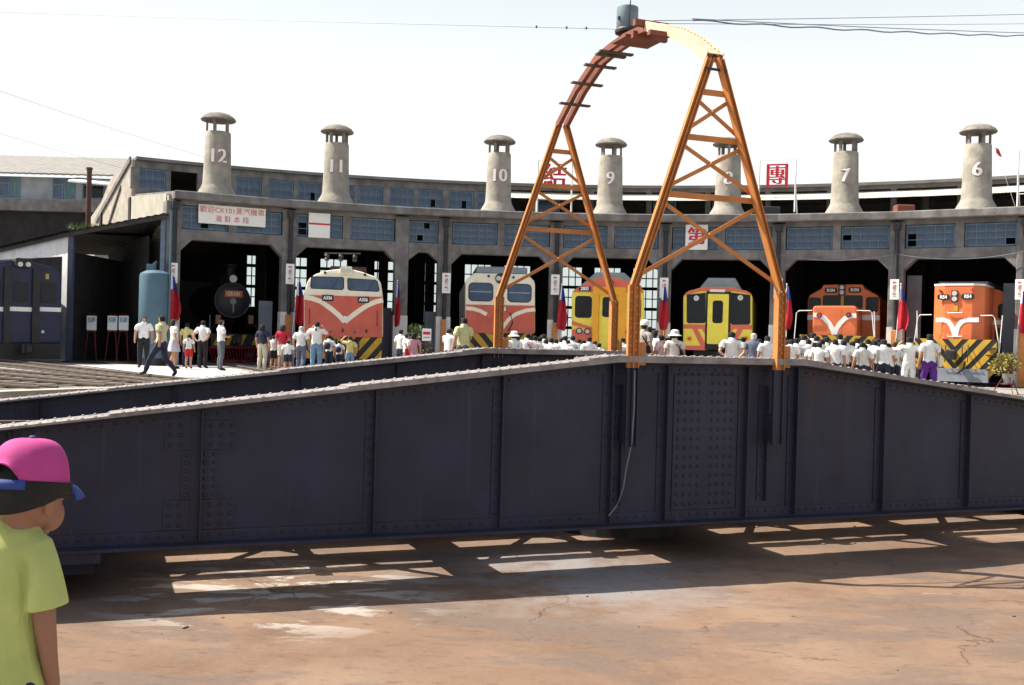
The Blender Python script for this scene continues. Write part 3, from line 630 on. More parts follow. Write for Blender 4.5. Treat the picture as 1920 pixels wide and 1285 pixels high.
# smoke hoods above the stalls hang from the roof inside
for a in STALLS:
    mb = MB(); mb.M = frame(a, 28.0); mb.lathe([(0.9, 5.3), (0.4, 6.1)], 16, cap=False); mb.build('smoke_hood', M['dark_interior'], rh)
# numbered chimneys
CH = [('12', 408), ('11', 631), ('10', 936), ('9', 1145), ('8', 1366), ('7', 1585), ('6', 1832)]
chimney_roots = []
for n, px in CH:
    a, _ = polof(px, 40.0)
    for _i in range(6):
        r = 27.95; d = CY + r * cos(rad(a)); a, rr_ = polof(px - 0.0259 * 330, d)
    Mx = frame(a, r)
    mb = MB(); mb.M = Mx
    mb.lathe([(0.82, 6.08), (0.80, 6.2), (0.56, 6.62), (0.525, 6.72), (0.49, 7.6), (0.465, 8.62), (0.44, 8.66), (0.36, 8.67), (0.36, 6.5)], 32, cap=False)
    ch = mb.build('chimney', M['chimney'], rh, smooth=True)
    tag(ch, 'cement chimney with the white number ' + n)
    cp = MB(); cp.M = Mx; cp.lathe([(0.4, 9.1), (0.62, 9.08), (0.65, 9.12), (0.58, 9.22), (0.42, 9.33), (0.2, 9.39), (0.02, 9.4)], 32); cp.build('chimney_cap', M['chimney_dark'], ch, smooth=True)
    off = random.uniform(0, 60)
    for k in range(5):
        p = MB(); p.M = Mx @ Matrix.Rotation(rad(off + 72 * k), 4, 'Z'); p.box((0.40, 0, 8.885), (0.075, 0.11, 0.44)); p.build('chimney_post', M['chimney_dark'], ch)
    # painted number, bent round the shaft
    for nm, mt, rad_ in (('number_outline', M['dull_red'], 0.004), ('painted_number', M['white'], 0.016)):
        tm = bold_text(n, 0.72, 0.036, 0.95, 0.002, ring_=True) if nm == 'number_outline' else bold_text(n, 0.72, 0.022, 0.95, 0.002, 4)
        q = MB(); q.M = Mx; back = (Vector((-lp(a, r).x - CX, -lp(a, r).y - CY, 0)))
        ang0 = math.atan2(*( (Mx.to_3x3().inverted() @ back).xy )) ; vs2 = []
        for v in tm.v:
            z = 7.7 + v.z; R_ = 0.49 - (z - 7.6) * 0.0245 + rad_ - v.y * 0.5 + .003; th = v.x / 0.485
            vs2.append((sin(ang0 - th) * R_ * 1.0, cos(ang0 - th) * R_, z))
        q.add(vs2, tm.f); q.build(nm, mt, ch)
# low domed vents on the monitor roof
for px, py, d, w in ((345, 300, 49, 0.85), (590, 318, 50, 0.85), (705, 344, 50, 0.3), (1530, 338, 49, 0.8), (1606, 340, 50, 0.95), (900, 334, 51, 0.6)):
    p = at(px, py, d) - Vector((CX, CY, 0))
    MB().lathe([(w, 8.0), (w, 8.3), (w * 0.9, 8.38), (w * 0.65, 8.5), (w * 0.3, 8.57), (0.02, 8.58)], 20, (p.x, p.y, 0)).build('roof_vent', M['chimney'], rh, smooth=True)
# small clutter on the front roof
for px, d, sz, m in ((1695, 41.5, (0.7, 0.5, 0.5), 'redbrown'), (1440, 43.5, (0.9, 0.6, 0.55), 'dark_steel'), (1735, 46, (0.25, 0.3, 1.95), 'concrete')):
    p = at(px, 380, d) - Vector((CX, CY, 0)); MB().box((p.x, p.y, 6.4 + sz[2] / 2), sz).build('roof_box', M[m], rh, bevel=0.03)

# ------------------------------------------------------------------ left side: lean-to shed, flue, factory, tank
sh = empty('lean_to_shed', at(210, 640, 37.5) * 1.0, 0, 'dark open lean-to shed with sloping sheet roof left of the roundhouse end wall', 'shed'); sh.location.z = 0
def sl(px, py, d): p = at(px, py, d); return (p.x - sh.location.x, p.y - sh.location.y, p.z)
R_, L_, LL = sl(312, 400, 36.6), sl(130, 434, 36.6), sl(-60, 476, 36.6)
def roofpanel(P, Q, name):
    n = 26
    mb = MB()
    for k in range(n):
        t0, t1 = k / n, (k + 1) / n; a = Vector(P).lerp(Vector(Q), t0); b = Vector(P).lerp(Vector(Q), t1); z = 0.03 * (k % 2); bk = Vector((0, 11, -0.5))
        for dz, fl in ((0, 0), (-0.05, 1)):
            mb.add([a + Vector((0, 0, z + dz)), b + Vector((0, 0, 0.03 - z + dz)), b + bk + Vector((0, 0, 0.03 - z + dz)), a + bk + Vector((0, 0, z + dz))], [(0, 1, 2, 3)])
    a, b = Vector(P), Vector(Q)
    mb.bar(a + Vector((0, .05, -0.09)), b + Vector((0, .05, -0.09)), 0.05, 0.16)
    return mb.build(name, M['shed_roof'], sh)
M['shed_roof'] = mat('shade_dark_shed_roof', (0.05, 0.047, 0.045), 0.95, var=0.3, scale=3)  # shade of the roof underside put into a near-black colour
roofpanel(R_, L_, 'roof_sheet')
xl = L_[0]
MB().span((xl - 0.08, 0.1 + L_[1], 0), (xl + 0.1, 0.28 + L_[1], L_[2] - .1)).build('corner_post', mat('shed_blue_post', (0.06, 0.075, 0.12), 0.7), sh)
wf = MB(); ca, sa = cos(rad(38)), sin(rad(38)); lw_ = 5.5; zl = 4.12
P_ = [(0.0, 0.0), (0.42, 0.0), (0.42, 3.72), (lw_, 3.72), (lw_, zl - 0.12), (0.0, L_[2] - 0.14)]
wf.M = Matrix(((-ca, sa, 0, xl - 0.09), (sa, ca, 0, L_[1] + 0.2), (0, 0, 1, 0), (0, 0, 0, 1)))
wf.prism(P_, 0.0, 0.12); wf.build('white_wall', M['white_paint'], sh)
rf_ = MB(); rf_.M = Matrix.Translation((xl, L_[1], 0))
for k in range(24):
    t0, t1 = k / 24, (k + 1) / 24; z0, z1 = [L_[2] + (zl - L_[2]) * t + .03 * ((k + i_) % 2) for i_, t in enumerate((t0, t1))]
    a_, b_2 = Vector((-ca * lw_ * t0, sa * lw_ * t0, z0)), Vector((-ca * lw_ * t1, sa * lw_ * t1, z1)); bk = Vector((sa * 5, ca * 5, 0.2)); f_ = Vector((-sa * .12, -ca * .12, 0))
    for dz in (0, -.05): rf_.add([a_ + f_ + Vector((0, 0, dz)), b_2 + f_ + Vector((0, 0, dz)), b_2 + bk + Vector((0, 0, dz)), a_ + bk + Vector((0, 0, dz))], [(0, 1, 2, 3)])
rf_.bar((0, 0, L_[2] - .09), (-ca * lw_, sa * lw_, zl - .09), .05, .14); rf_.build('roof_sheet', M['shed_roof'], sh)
ln_ = MB(); ln_.M = Matrix.Translation((CX - sh.location.x, CY - sh.location.y, 0)) @ frame(A0, 0); ln_.span((-0.75, 27.1, 0), (-0.66, 38, 4.55)); ln_.build('shade_panel', M['dark_interior'], sh)  # near-black sheet added along the end wall to stand for shade
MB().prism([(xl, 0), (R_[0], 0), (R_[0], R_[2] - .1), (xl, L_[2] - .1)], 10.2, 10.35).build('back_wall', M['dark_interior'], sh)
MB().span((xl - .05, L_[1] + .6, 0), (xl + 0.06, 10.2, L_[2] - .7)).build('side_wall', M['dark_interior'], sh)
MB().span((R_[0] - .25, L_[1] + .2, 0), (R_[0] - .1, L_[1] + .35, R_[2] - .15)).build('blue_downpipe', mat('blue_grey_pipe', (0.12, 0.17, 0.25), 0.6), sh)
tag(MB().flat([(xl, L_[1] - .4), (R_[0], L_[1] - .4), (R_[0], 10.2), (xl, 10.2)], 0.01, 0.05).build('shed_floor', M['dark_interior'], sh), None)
p = at(165, 432, 39.5); mb = MB().tube([(p.x, p.y, p.z - .15), (p.x, p.y, p.z + 2.3)], 0.095, 12); mb.lathe([(0.12, 2.28), (0.12, 2.36)], 12, (p.x, p.y, p.z)); mb.lathe([(0.14, -0.12), (0.14, 0.06)], 12, (p.x, p.y, p.z))
M['flue'] = mat('rust_brown_flue', (0.085, 0.035, 0.028), 0.7, var=0.3, scale=4)
tag(mb.build('flue_pipe', M['flue'], smooth=True), 'tall rust-brown flue pipe rising from the lean-to shed roof', 'pipe')

fa = empty('factory_building', (-38, 62, 0), 0, 'long grey two-storey factory with corrugated roof far left behind the shed', 'building')
def fx(px): return ray(px, 640)[0] * 62 + 38
def fz(py, px=100): return EYE + (hor(px) - py) / F_PX * 62
x0, x1 = -22, fx(211)
M['factory'] = mat('factory_plaster', (0.30, 0.33, 0.35), 0.85, var=0.15, scale=1.5, dirt=(0.13, 0.14, 0.15), dscale=0.7)
MB().span((x0, 0.0, 0), (x1, 14, fz(333))).build('wall', M['factory'], fa)
MB().span((x0, -0.5, fz(398)), (x1, -0.003, fz(377))).build('concrete_ledge', M['concrete'], fa)
MB().span((x0, -0.12, 0), (x1, -0.004, fz(399))).build('lower_wall', M['dark_interior'], fa)  # dark sheet with the shade below the ledge put into its colour
n = 170; mb = MB()
for k in range(n):
    a, b = x0 - .3 + (x1 - x0 + .5) * k / n, x0 - .3 + (x1 - x0 + .5) * (k + 1) / n; z = 0.03 * (k % 2); e = fz(329)
    mb.add([(a, -0.7, e + z), (b, -0.7, e + .03 - z), (b, 7, e + 2.25 - z), (a, 7, e + 2.22 + z)], [(0, 1, 2, 3)]); mb.add([(a, -0.7, e + z - .1), (b, -0.7, e - .07 - z), (b, -0.7, e + .03 - z), (a, -0.7, e + z)], [(0, 1, 2, 3)])
mb.build('corrugated_roof', mat('factory_roof', (0.21, 0.20, 0.185), 0.85, var=0.15, scale=2), fa)
for pa, pb, gm in ((-10, 12, 'glass_blue'), (14, 31, 'glass_green'), (92, 113, 'glass_blue'), (115, 134, 'glass_green'), (-60, -30, 'glass_blue'), (148, 190, 'glass_dark')):
    if gm == 'glass_green' and gm not in M: M[gm] = mat('green_glass', (0.08, 0.16, 0.15), 0.3, var=0.3, scale=2)
    a, b = fx(pa), fx(pb); f = MB()
    z0, z1 = fz(372), fz(334)
    for q in ((a, -0.06, z0, a + .07, z1), (b - .07, -0.06, z0, b, z1)): f.span((q[0], q[1], q[2]), (q[3], -0.002, q[4]))
    f.span((a + .07, -0.06, z0), (b - .07, -0.002, z0 + .07)); f.span((a + .07, -0.06, z1 - .07), (b - .07, -0.002, z1)); f.span((a + .07, -0.05, z1 - .42), (b - .07, -0.002, z1 - .36))
    w = f.build('window', M['blue_frame'], fa); MB().span((a + .07, -0.03, z0 + .07), (b - .07, -0.004, z1 - .07)).build('pane', M[gm], w)
a, b = fx(136), fx(211); mb = MB().add([(a, -1.2, fz(343)), (b, -1.2, fz(348)), (b, -0.01, fz(334)), (a, -0.01, fz(332)), (a, -1.2, fz(346)), (b, -1.2, fz(351)), (b, -0.01, fz(337)), (a, -0.01, fz(335))], [(0, 1, 2, 3), (7, 6, 5, 4), (0, 4, 5, 1), (1, 5, 6, 2), (3, 7, 4, 0)])
mb.build('awning', M['white'], fa)

tk = empty('water_tank', at(288, 640, 35.2), 0, 'blue-grey upright steel water tank in front of the shed', 'tank'); tk.location.z = 0.02
M['tank'] = mat('tank_blue', (0.07, 0.135, 0.18), 0.5, var=0.08, scale=3, dirt=(0.055, 0.105, 0.15), dscale=1.2, damt=0.5)
MB().lathe([(0.49, 0.25), (0.5, 0.27), (0.5, 3.0), (0.47, 3.08), (0.3, 3.17), (0.1, 3.2), (0.02, 3.2)], 36).build('shell', M['tank'], tk, smooth=True)
MB().lathe([(0.42, 0.0), (0.42, 0.26)], 24).build('skirt', M['dark_steel'], tk)
MB().box((-0.14, 0, 3.28), (0.26, 0.2, 0.22)).tube([(-0.02, 0, 3.2), (-0.02, 0, 3.44), (0.04, 0, 3.47)], 0.05, 8).build('valve_head', M['tank'], tk, bevel=0.01)
MB().tube([(0.52, -0.1, 0.3), (0.53, -0.1, 3.3), (0.53, -0.1, 5.2)], 0.04, 8).build('riser_pipe', M['tank'], tk, smooth=True)
# ------------------------------------------------------------------ locomotives and railcars (local: x right, y into the shed, z up, front at y=0)
M['cream'] = mat('cream_loco_paint', (0.82, 0.76, 0.60), 0.45, var=0.06, scale=3, dirt=(0.5, 0.42, 0.3), dscale=1.8, damt=0.4)
M['redloco'] = mat('brick_red_loco_paint', (0.56, 0.115, 0.075), 0.45, var=0.08, scale=3, dirt=(0.3, 0.06, 0.05), dscale=1.8, damt=0.4)
M['orangeloco'] = mat('orange_loco_paint', (0.68, 0.17, 0.06), 0.42, var=0.07, scale=3, dirt=(0.42, 0.08, 0.03), dscale=1.5, damt=0.35)
M['yellow'] = mat('yellow_railcar_paint', (0.86, 0.72, 0.09), 0.45, var=0.06, scale=3, dirt=(0.66, 0.5, 0.07), dscale=1.6, damt=0.3)
M['amber'] = mat('amber_railcar_paint', (0.82, 0.38, 0.03), 0.45, var=0.06, scale=3)
M['redband'] = mat('red_railcar_band', (0.70, 0.15, 0.10), 0.45, var=0.07, scale=3)
M['bluecar'] = mat('navy_loco_paint', (0.013, 0.017, 0.055), 0.4, var=0.15, scale=3, dirt=(0.02, 0.02, 0.04), dscale=1.5)
M['hazard'] = mat('hazard_yellow', (0.52, 0.31, 0.03), 0.6, var=0.15, scale=5, dirt=(0.3, 0.2, 0.05), dscale=3)
M['black'] = mat('sooty_black_paint', (0.017, 0.017, 0.019), 0.5, var=0.3, scale=4, dirt=(0.03, 0.026, 0.024), dscale=2)
M['roofgrey'] = mat('grey_roof_paint', (0.27, 0.31, 0.35), 0.6, var=0.1, scale=3)
M['silver'] = mat('handrail_white', (0.75, 0.75, 0.72), 0.4, var=0.04, scale=6)
M['lens'] = mat('lamp_glass', (0.5, 0.52, 0.5), 0.12, var=0.1, scale=9, spec=0.8)
M['rubber'] = mat('door_rubber', (0.02, 0.02, 0.022), 0.7)
M['redlens'] = mat('red_lamp_glass', (0.4, 0.02, 0.02), 0.15, spec=0.7)
M['greyplow'] = mat('plough_grey', (0.19, 0.21, 0.25), 0.6, var=0.15, scale=4)
class Car:
    def __init__(s, name, label, cat, cx, gy, d, m, group=None, turn=0):
        # cx, gy: front centre and rail level; d: distance of the front; m: metres per photo pixel there
        a, r = polof(cx, d); s.m = m; s.cx, s.gy = cx, gy
        s.root = empty(name, pol(a, r), -rad(a + turn), label, cat, group or 'locomotives and railcars in the roundhouse stalls')
    def u(s, px, py):
        dx, dy = px - s.cx, py - s.gy
        return ((dx + ROLL * dy) * s.m, (-dy + ROLL * dx) * s.m)
    def poly(s, pts): return [s.u(*p) for p in pts]
    def pr(s, name, pts, m, y0, y1, parent=None, bevel=0, smooth=False):
        return MB().prism(s.poly(pts), y0, y1).build(name, M[m], parent or s.root, smooth, bevel, 2)
    def rect(s, name, x0, x1, y0, y1, m, ya, yb, r=0.0, parent=None):
        (a, zb), (b, zt) = s.u(x0, y1), s.u(x1, y0); a2 = s.u(x0, (y0 + y1) / 2)[0]; b2 = s.u(x1, (y0 + y1) / 2)[0]
        return MB().prism(rr(a2, b2, zb, zt, r, 4) if r else [(a2, zb), (b2, zb), (b2, zt), (a2, zt)], ya, yb).build(name, M[m], parent or s.root)
    def disc(s, name, px, py, rpx, m, ya, yb, parent=None):
        c = s.u(px, py); return MB().prism(ring(c[0], c[1], rpx * s.m, 20), ya, yb).build(name, M[m], parent or s.root)
    def text(s, name, body, px, py, hpx, m, y, parent=None, bold=0.02):
        c = s.u(px, py); return moved(text_mb(body, hpx * s.m * 1.35, bold * hpx * s.m * 3, 0.88, 0.004), (c[0], y, c[1])).build(name, M[m], parent or s.root)
    def stripe(s, name, pts, wpx, m, ya, yb):               # band of constant width along a pixel path
        P = [Vector(s.u(*p)) for p in pts]; w = wpx * s.m / 2; up, dn = [], []
        for i, p in enumerate(P):
            d = (P[min(i + 1, len(P) - 1)] - P[max(i - 1, 0)]).normalized(); n = Vector((-d.y, d.x)); k = 1.0
            up.append(p + n * w); dn.append(p - n * w)
        mb = MB()
        for i in range(len(P) - 1): mb.prism([tuple(up[i]), tuple(up[i + 1]), tuple(dn[i + 1]), tuple(dn[i])], ya, yb)
        return mb.build(name, M[m], s.root)
    def hazard(s, x0, x1, y0, y1, ya, pitch, w, chev=True):
        s.rect('pilot', x0, x1, y0, y1, 'black', ya, ya + 0.12)
        (a, zb), (b, zt) = s.u(x0, y1), s.u(x1, y0); mid = (a + b) / 2; hgt = zt - zb
        for k in range(-12, 13):
            for sd in ((-1, 1) if chev else (1,)):
                lo, hi = ((mid, b) if sd > 0 else (a, mid)) if chev else (a, b)
                x = (mid if chev else a) + sd * k * pitch
                P = clip([(x, zb), (x + sd * w, zb), (x + sd * (w + hgt * 0.85), zt), (x + sd * hgt * 0.85, zt)], lo, hi, zb, zt)
                if len(P) >= 3: MB().prism(P, ya - 0.008, ya - 0.001).build('hazard_stripe', M['hazard'], s.root)
    def under(s, w, z1, y0=0.4, L=11):
        mb = MB().span((-w / 2, y0 + .3, 0.45), (w / 2, L, z1))
        for yy in (y0 + 1.2, y0 + 3.0):
            for x in (-0.534, 0.534): 
                mb.M = Matrix.Translation((x, yy, 0.56)) @ Matrix.Rotation(pi / 2, 4, 'Y'); mb.lathe([(0.42, -0.06), (0.42, 0.05), (0.45, 0.06), (0.45, 0.08)], 20); mb.M = Matrix.Identity(4)
            mb.tube([(-0.6, yy, 0.56), (0.6, yy, 0.56)], 0.07, 8)
        mb.build('bogie', M['dark_steel'], s.root)
    def coupler(s, px, py, ya=-0.45):
        x, z = s.u(px, py); mb = MB().span((x - .1, ya + .2, z - .1), (x + .1, 0.3, z + .1)).span((x - .16, ya, z - .17), (x + .16, ya + .24, z + .17)).span((x - .05, ya - .1, z - .15), (x + .15, ya + .02, z + .15)); mb.build('coupler', M['black'], s.root, bevel=0.03)

# --- black steam engine
c = Car('steam_locomotive', 'black steam locomotive with red number plate and red cowcatcher in the leftmost stall', 'locomotive', 437, 680, 41.0, 0.0209)
def su(px, py): return c.u(px, py)
bx, bz = su(437, 563); R = 0.70
mb = MB(); mb.M = Matrix.Translation((bx, 0, bz)) @ Matrix.Rotation(-pi / 2, 4, 'X'); mb.lathe([(R, 0.05), (R, 1.3), (R * 1.02, 1.32), (R * 1.02, 7.0)], 36); mb.build('boiler', M['black'], c.root, smooth=True)
mb = MB(); mb.M = Matrix.Translation((bx, 0, bz)) @ Matrix.Rotation(pi / 2, 4, 'X'); mb.lathe([(R, -0.04), (R, 0.0), (R * 0.97, 0.03), (R * 0.93, 0.03), (R * 0.90, 0.01), (R * 0.8, 0.05), (R * 0.4, 0.10), (0.02, 0.11)], 36); sd_ = mb.build('smokebox_door', mat('smokebox_grey', (0.03, 0.034, 0.045), 0.45, var=0.2, scale=4), c.root, smooth=True)
mb = MB(); P = [(bx + R * 0.965 * cos(2 * pi * k / 40), -0.035, bz + R * 0.965 * sin(2 * pi * k / 40)) for k in range(41)]; mb.tube(P, 0.018, 6); mb.build('door_rim', mat('worn_rim', (0.16, 0.10, 0.085), 0.5), sd_)
mb = MB().prism(ring(bx, bz - 0.05, 0.12, 16), -0.16, -0.1).bar((bx, -0.15, bz - 0.05), (bx + .02, -0.17, bz - 0.48), 0.05, 0.03); mb.build('door_handle', mat('steel_handle', (0.3, 0.27, 0.26), 0.4), sd_)
c.rect('number_plate', 422, 454, 546, 557, 'redband', -0.17, -0.13); c.text('plate_number', 'CK101', 438, 551.5, 7, 'cream', -0.172)
hx, hz_ = su(438, 523); mb = MB(); mb.M = Matrix.Translation((hx, -0.05, hz_)) @ Matrix.Rotation(pi / 2, 4, 'X'); mb.lathe([(0.08, -0.3), (0.17, -0.2), (0.17, 0.02)], 20); hl = mb.build('headlamp', M['black'], c.root, smooth=True)
MB().prism(ring(hx, hz_, 0.145, 20), -0.085, -0.07).build('lens', M['lens'], hl)
mb = MB(); mb.lathe([(0.26, bz + R - .1), (0.2, bz + R + .15), (0.19, bz + R + .62), (0.25, bz + R + .66), (0.25, bz + R + .74), (0.17, bz + R + .75)], 24, (bx, 0.75, 0)); mb.build('smokestack', M['black'], c.root, smooth=True)
mb = MB(); mb.lathe([(0.34, bz + R - .12), (0.33, bz + R + .3), (0.2, bz + R + .5), (0.02, bz + R + .53)], 24, (bx, 2.6, 0)); mb.build('steam_dome', M['black'], c.root, smooth=True)
MB().span((-1.25, 6.6, 1.2), (1.25, 8.8, 3.45)).flat([(-1.4, 6.4), (1.4, 6.4), (1.4, 9.2), (-1.4, 9.2)], 3.45, 3.55).build('cab', M['black'], c.root, bevel=0.04)
for sx in (-1, 1):
    MB().span((sx * 1.2, 1.2, 1.45), (sx * 0.72, 6.6, 1.5)).build('running_board', M['black'], c.root)
    MB().span((sx * 1.02 - .2, 0.2, 0.55), (sx * 1.02 + .2, 1.1, 1.0)).build('cylinder', M['black'], c.root, bevel=0.08)
    MB().tube([(sx * 0.95, -0.6, 0.95), (sx * 0.95, -0.55, 1.15), (sx * 0.55, 0.1, 1.9)], 0.02, 6).build('handrail', M['dark_steel'], c.root)
    MB().tube([(sx * 1.0, -0.62, 1.0), (sx * 1.0, -0.62, 1.85)], 0.018, 6).build('flag_rod', M['roofgrey'], c.root)
    for k in range(3):
        mb = MB(); mb.M = Matrix.Translation((sx * 0.56, 2.4 + 1.5 * k, 0.62)) @ Matrix.Rotation(pi / 2, 4, 'Y'); mb.lathe([(0.6, -0.06), (0.6, 0.06)], 24); mb.build('driving_wheel', M['black'], c.root, smooth=True)
c.rect('buffer_beam', 393, 483, 627, 648, 'black', -0.62, -0.45)
for px in (402, 423, 447, 471): 
    x, z = su(px, 637); MB().prism([(x - .1, z - .2), (x + .06, z - .2), (x + .22, z + .2), (x + .06, z + .2)], -0.628, -0.621).build('hazard_stripe', M['hazard'], c.root)
cw = MB(); z0, z1 = su(437, 676)[1], su(437, 652)[1]
for k in range(17):
    x = -1.0 + 2.0 * k / 16; cw.bar((x * 0.85, -0.95 + 0.25 * abs(x), z0), (x * 0.98, -0.58, z1), 0.03, 0.05)
cw.bar((-0.85, -0.78, z0 + .02), (0, -0.98, z0 + .02), 0.05, 0.06).bar((0, -0.98, z0 + .02), (0.85, -0.78, z0 + .02), 0.05, 0.06).bar((-0.98, -0.57, z1 + .02), (0.98, -0.57, z1 + .02), 0.05, 0.07)
cw.build('cowcatcher', mat('cowcatcher_red', (0.24, 0.012, 0.02), 0.5, var=0.15), c.root); c.coupler(437, 637, -0.98)
for px in (408, 468):
    x, z = su(px, 598); MB().span((x - .1, -0.4, z - .2), (x + .1, -0.2, z + .15)).build('marker_lamp', mat('tan_lamp', (0.3, 0.17, 0.11), 0.5), c.root, bevel=0.02)

# --- cream and red electric engine with V stripe
c = Car('electric_locomotive', 'cream and red electric locomotive with a cream V stripe and two wide windows', 'locomotive', 645.5, 692, 37.3, 0.01898, None, 9.5)
lo = [(572, 633), (719, 634), (718.5, 551), (573, 551)]
hi = [(573, 551), (718.5, 551), (715, 528), (703, 518), (680, 510), (662, 505.5), (640, 504.5), (615, 508), (594, 515), (580, 525)]
c.pr('body', lo[:2] + [(718.5, 551)] + hi[2:] + [(573, 551)], 'cream', 0.0, 11.0, bevel=0.12)
c.pr('red_front', [(574, 632), (717, 633), (717.5, 557), (574, 554)], 'redloco', -0.022, -0.0)
MB().prism(c.poly([(571.5, 632), (719.5, 633), (719.5, 556), (571.5, 554)]), 0.12, 10.9).build('red_side', M['redloco'], c.root)
for pts, in (([(584, 521), (584, 544)],),):
    pass
for q in ([(588.5, 520.5), (643, 521.5), (645, 524), (645, 540), (642, 543), (588, 541), (586, 538), (587, 524)], [(655, 523.5), (704, 526), (707.5, 529), (711, 543), (708, 546), (657, 544), (654.5, 541), (654, 526)]):
    w = c.pr('windscreen', q, 'glass_cab', -0.012, 0.02); 
    cxm = sum(p[0] for p in q) / len(q); cym = sum(p[1] for p in q) / len(q)
    o = [(cxm + (p[0] - cxm) * 1.06, cym + (p[1] - cym) * 1.14) for p in q]; c.pr('window_seal', o, 'rubber', -0.004, 0.01, w)
    MB().bar((c.u(cxm + 8, cym + 12)[0], -0.03, c.u(cxm + 8, cym + 12)[1]), (c.u(cxm + 20, cym - 8)[0], -0.03, c.u(cxm + 20, cym - 8)[1]), 0.012, 0.015).build('wiper', M['dark_steel'], w)
c.stripe('v_stripe', [(573, 558), (588, 560.5), (604, 566.5), (622, 579), (637, 592), (648, 604)], 9, 'cream', -0.034, -0.023)
c.stripe('v_stripe', [(719, 563), (706, 566), (690, 573), (673, 584), (660, 594), (648, 604)], 9, 'cream', -0.0335, -0.0225)
c.disc('emblem', 648, 599, 6, 'silver', -0.05, -0.035)
for x0 in (606, 672): 
    p = c.rect('number_board', x0, x0 + 21, 554 + (x0 - 606) * .05, 565 + (x0 - 606) * .05, 'black', -0.04, -0.023, 0.03); c.text('board_number', 'A336', x0 + 10.5, 559.5 + (x0 - 606) * .05, 6.3, 'white', -0.042, p)
hb = c.rect('headlight', 639.5, 661.5, 500.5, 515, 'cream', -0.12, 0.4, 0.06)
for px in (645.5, 655): c.disc('lens', px, 508, 4.6, 'lens', -0.135, -0.121, hb)
for px, py in ((611.5, 512), (685.5, 515.5)): c.disc('marker_light', px, py, 2.6, 'rubber', -0.03, 0.02)
c.hazard(575, 717, 633.5, 672, 0.05, 0.52, 0.27, True); c.under(2.3, 1.1); c.coupler(646, 655, -0.4)
for px, py in ((583, 588), (708, 592)): MB().tube([(c.u(px, py - 8)[0], -.03, c.u(px, py - 8)[1]), (c.u(px, py - 8)[0], -.09, c.u(px, py - 8)[1]), (c.u(px, py + 20)[0], -.09, c.u(px, py + 20)[1]), (c.u(px, py + 20)[0], -.03, c.u(px, py + 20)[1])], 0.014, 6).build('grab_iron', M['dark_steel'], c.root)
for k in range(5): MB().tube([(c.u(600 + 22 * k, 616 + (k % 2) * 6)[0], -.025, c.u(600, 616 + (k % 2) * 6)[1]), (c.u(600 + 22 * k, 622)[0], -.06, c.u(600, 622)[1])], 0.03, 8).build('jumper_socket', M['dark_steel'], c.root)
for px in (622, 632, 662, 672): MB().tube([(c.u(px, 636)[0], 0.0, c.u(px, 636)[1]), (c.u(px + 2, 650)[0], -0.2, c.u(px + 2, 650)[1]), (c.u(px, 664)[0], -0.14, c.u(px, 664)[1])], 0.022, 6).build('brake_hose', M['rubber'], c.root)
pg = MB(); z = c.u(645, 504)[1]
pg.span((-0.62, 2.6, z + .02), (0.75, 5.0, z + .24)); pg.build('roof_equipment', mat('roof_red_oxide', (0.13, 0.06, 0.055), 0.7), c.root, bevel=0.04)
pg = MB()
for x in (-.7, -.2, .3): pg.lathe([(0.06, z + .3), (0.1, z + .36), (0.06, z + .42), (0.1, z + .48), (0.06, z + .56)], 10, (x, 0.7, 0))
pg.tube([(-.8, 0.7, z + .57), (.5, 0.7, z + .6)], 0.03, 6); pg.build('roof_insulators', M['dark_steel'], c.root)
MB().span((-1.36, 0.05, 0.33), (1.36, 0.45, 0.42)).build('footstep', M['dark_steel'], c.root)

# --- cream and red engine numbered 116
c = Car('electric_locomotive', 'cream and red flat-faced locomotive numbered 116 behind the far gantry tower', 'locomotive', 939.5, 695, 40.3, 0.02051)
out = [(874, 625), (1005, 626), (1005, 533), (1003, 527), (991, 515), (890, 513), (876, 526), (874, 533)]
c.pr('body', out, 'cream', 0, 10, bevel=0.06)
c.pr('red_front', [(875, 625), (1004, 626), (1004, 574), (875, 572)], 'redloco', -0.02, -0.001)
for x0, x1, y0, y1 in ((881, 925, 533, 564), (954, 997, 535, 566)):
    w = c.rect('windscreen', x0, x1, y0, y1, 'glass_cab', -0.012, 0.02, 0.16); c.rect('window_bar', x0 + 2, x1 - 2, (y0 + y1) / 2 - 1, (y0 + y1) / 2, 'roofgrey', -0.02, -0.013, parent=w)
    c.rect('window_seal', x0 - 1.5, x1 + 1.5, y0 - 1.5, y1 + 1.5, 'rubber', -0.005, 0.01, 0.18, parent=w)
hb = c.disc('headlight', 940, 523, 10, 'dark_steel', -0.06, 0.05); c.disc('lens', 936, 523, 4.5, 'lens', -0.075, -0.061, hb); c.disc('lens', 945, 523, 4.5, 'lens', -0.075, -0.061, hb)
for px, py in ((917.5, 519), (964, 521)): 
    k = c.disc('marker_light', px, py, 4, 'silver', -0.05, 0.02); c.disc('lens', px, py, 2.4, 'rubber', -0.06, -0.051, k)
c.stripe('curved_stripe', [(875, 579), (888, 580), (902, 584), (914, 591)], 7, 'cream', -0.031, -0.021); c.stripe('curved_stripe', [(1005, 581), (988, 583), (968, 590), (955, 600), (946, 612), (938, 622)], 7, 'cream', -0.031, -0.021)
c.text('front_number', '116', 943, 580, 8, 'white', -0.021)
for px, py in ((918, 594), (957, 583)): c.disc('jumper_socket', px, py, 4, 'redloco', -0.12, -0.021)
MB().tube([(c.u(958, 588)[0], -.12, c.u(958, 588)[1]), (c.u(962, 606)[0], -.16, c.u(962, 606)[1]), (c.u(954, 622)[0], -.1, c.u(954, 622)[1])], 0.025, 6).build('jumper_hose', M['rubber'], c.root)
c.hazard(878, 1002, 626, 676, 0.03, 0.56, 0.29, True); c.under(2.2, 1.2); c.coupler(940, 655)
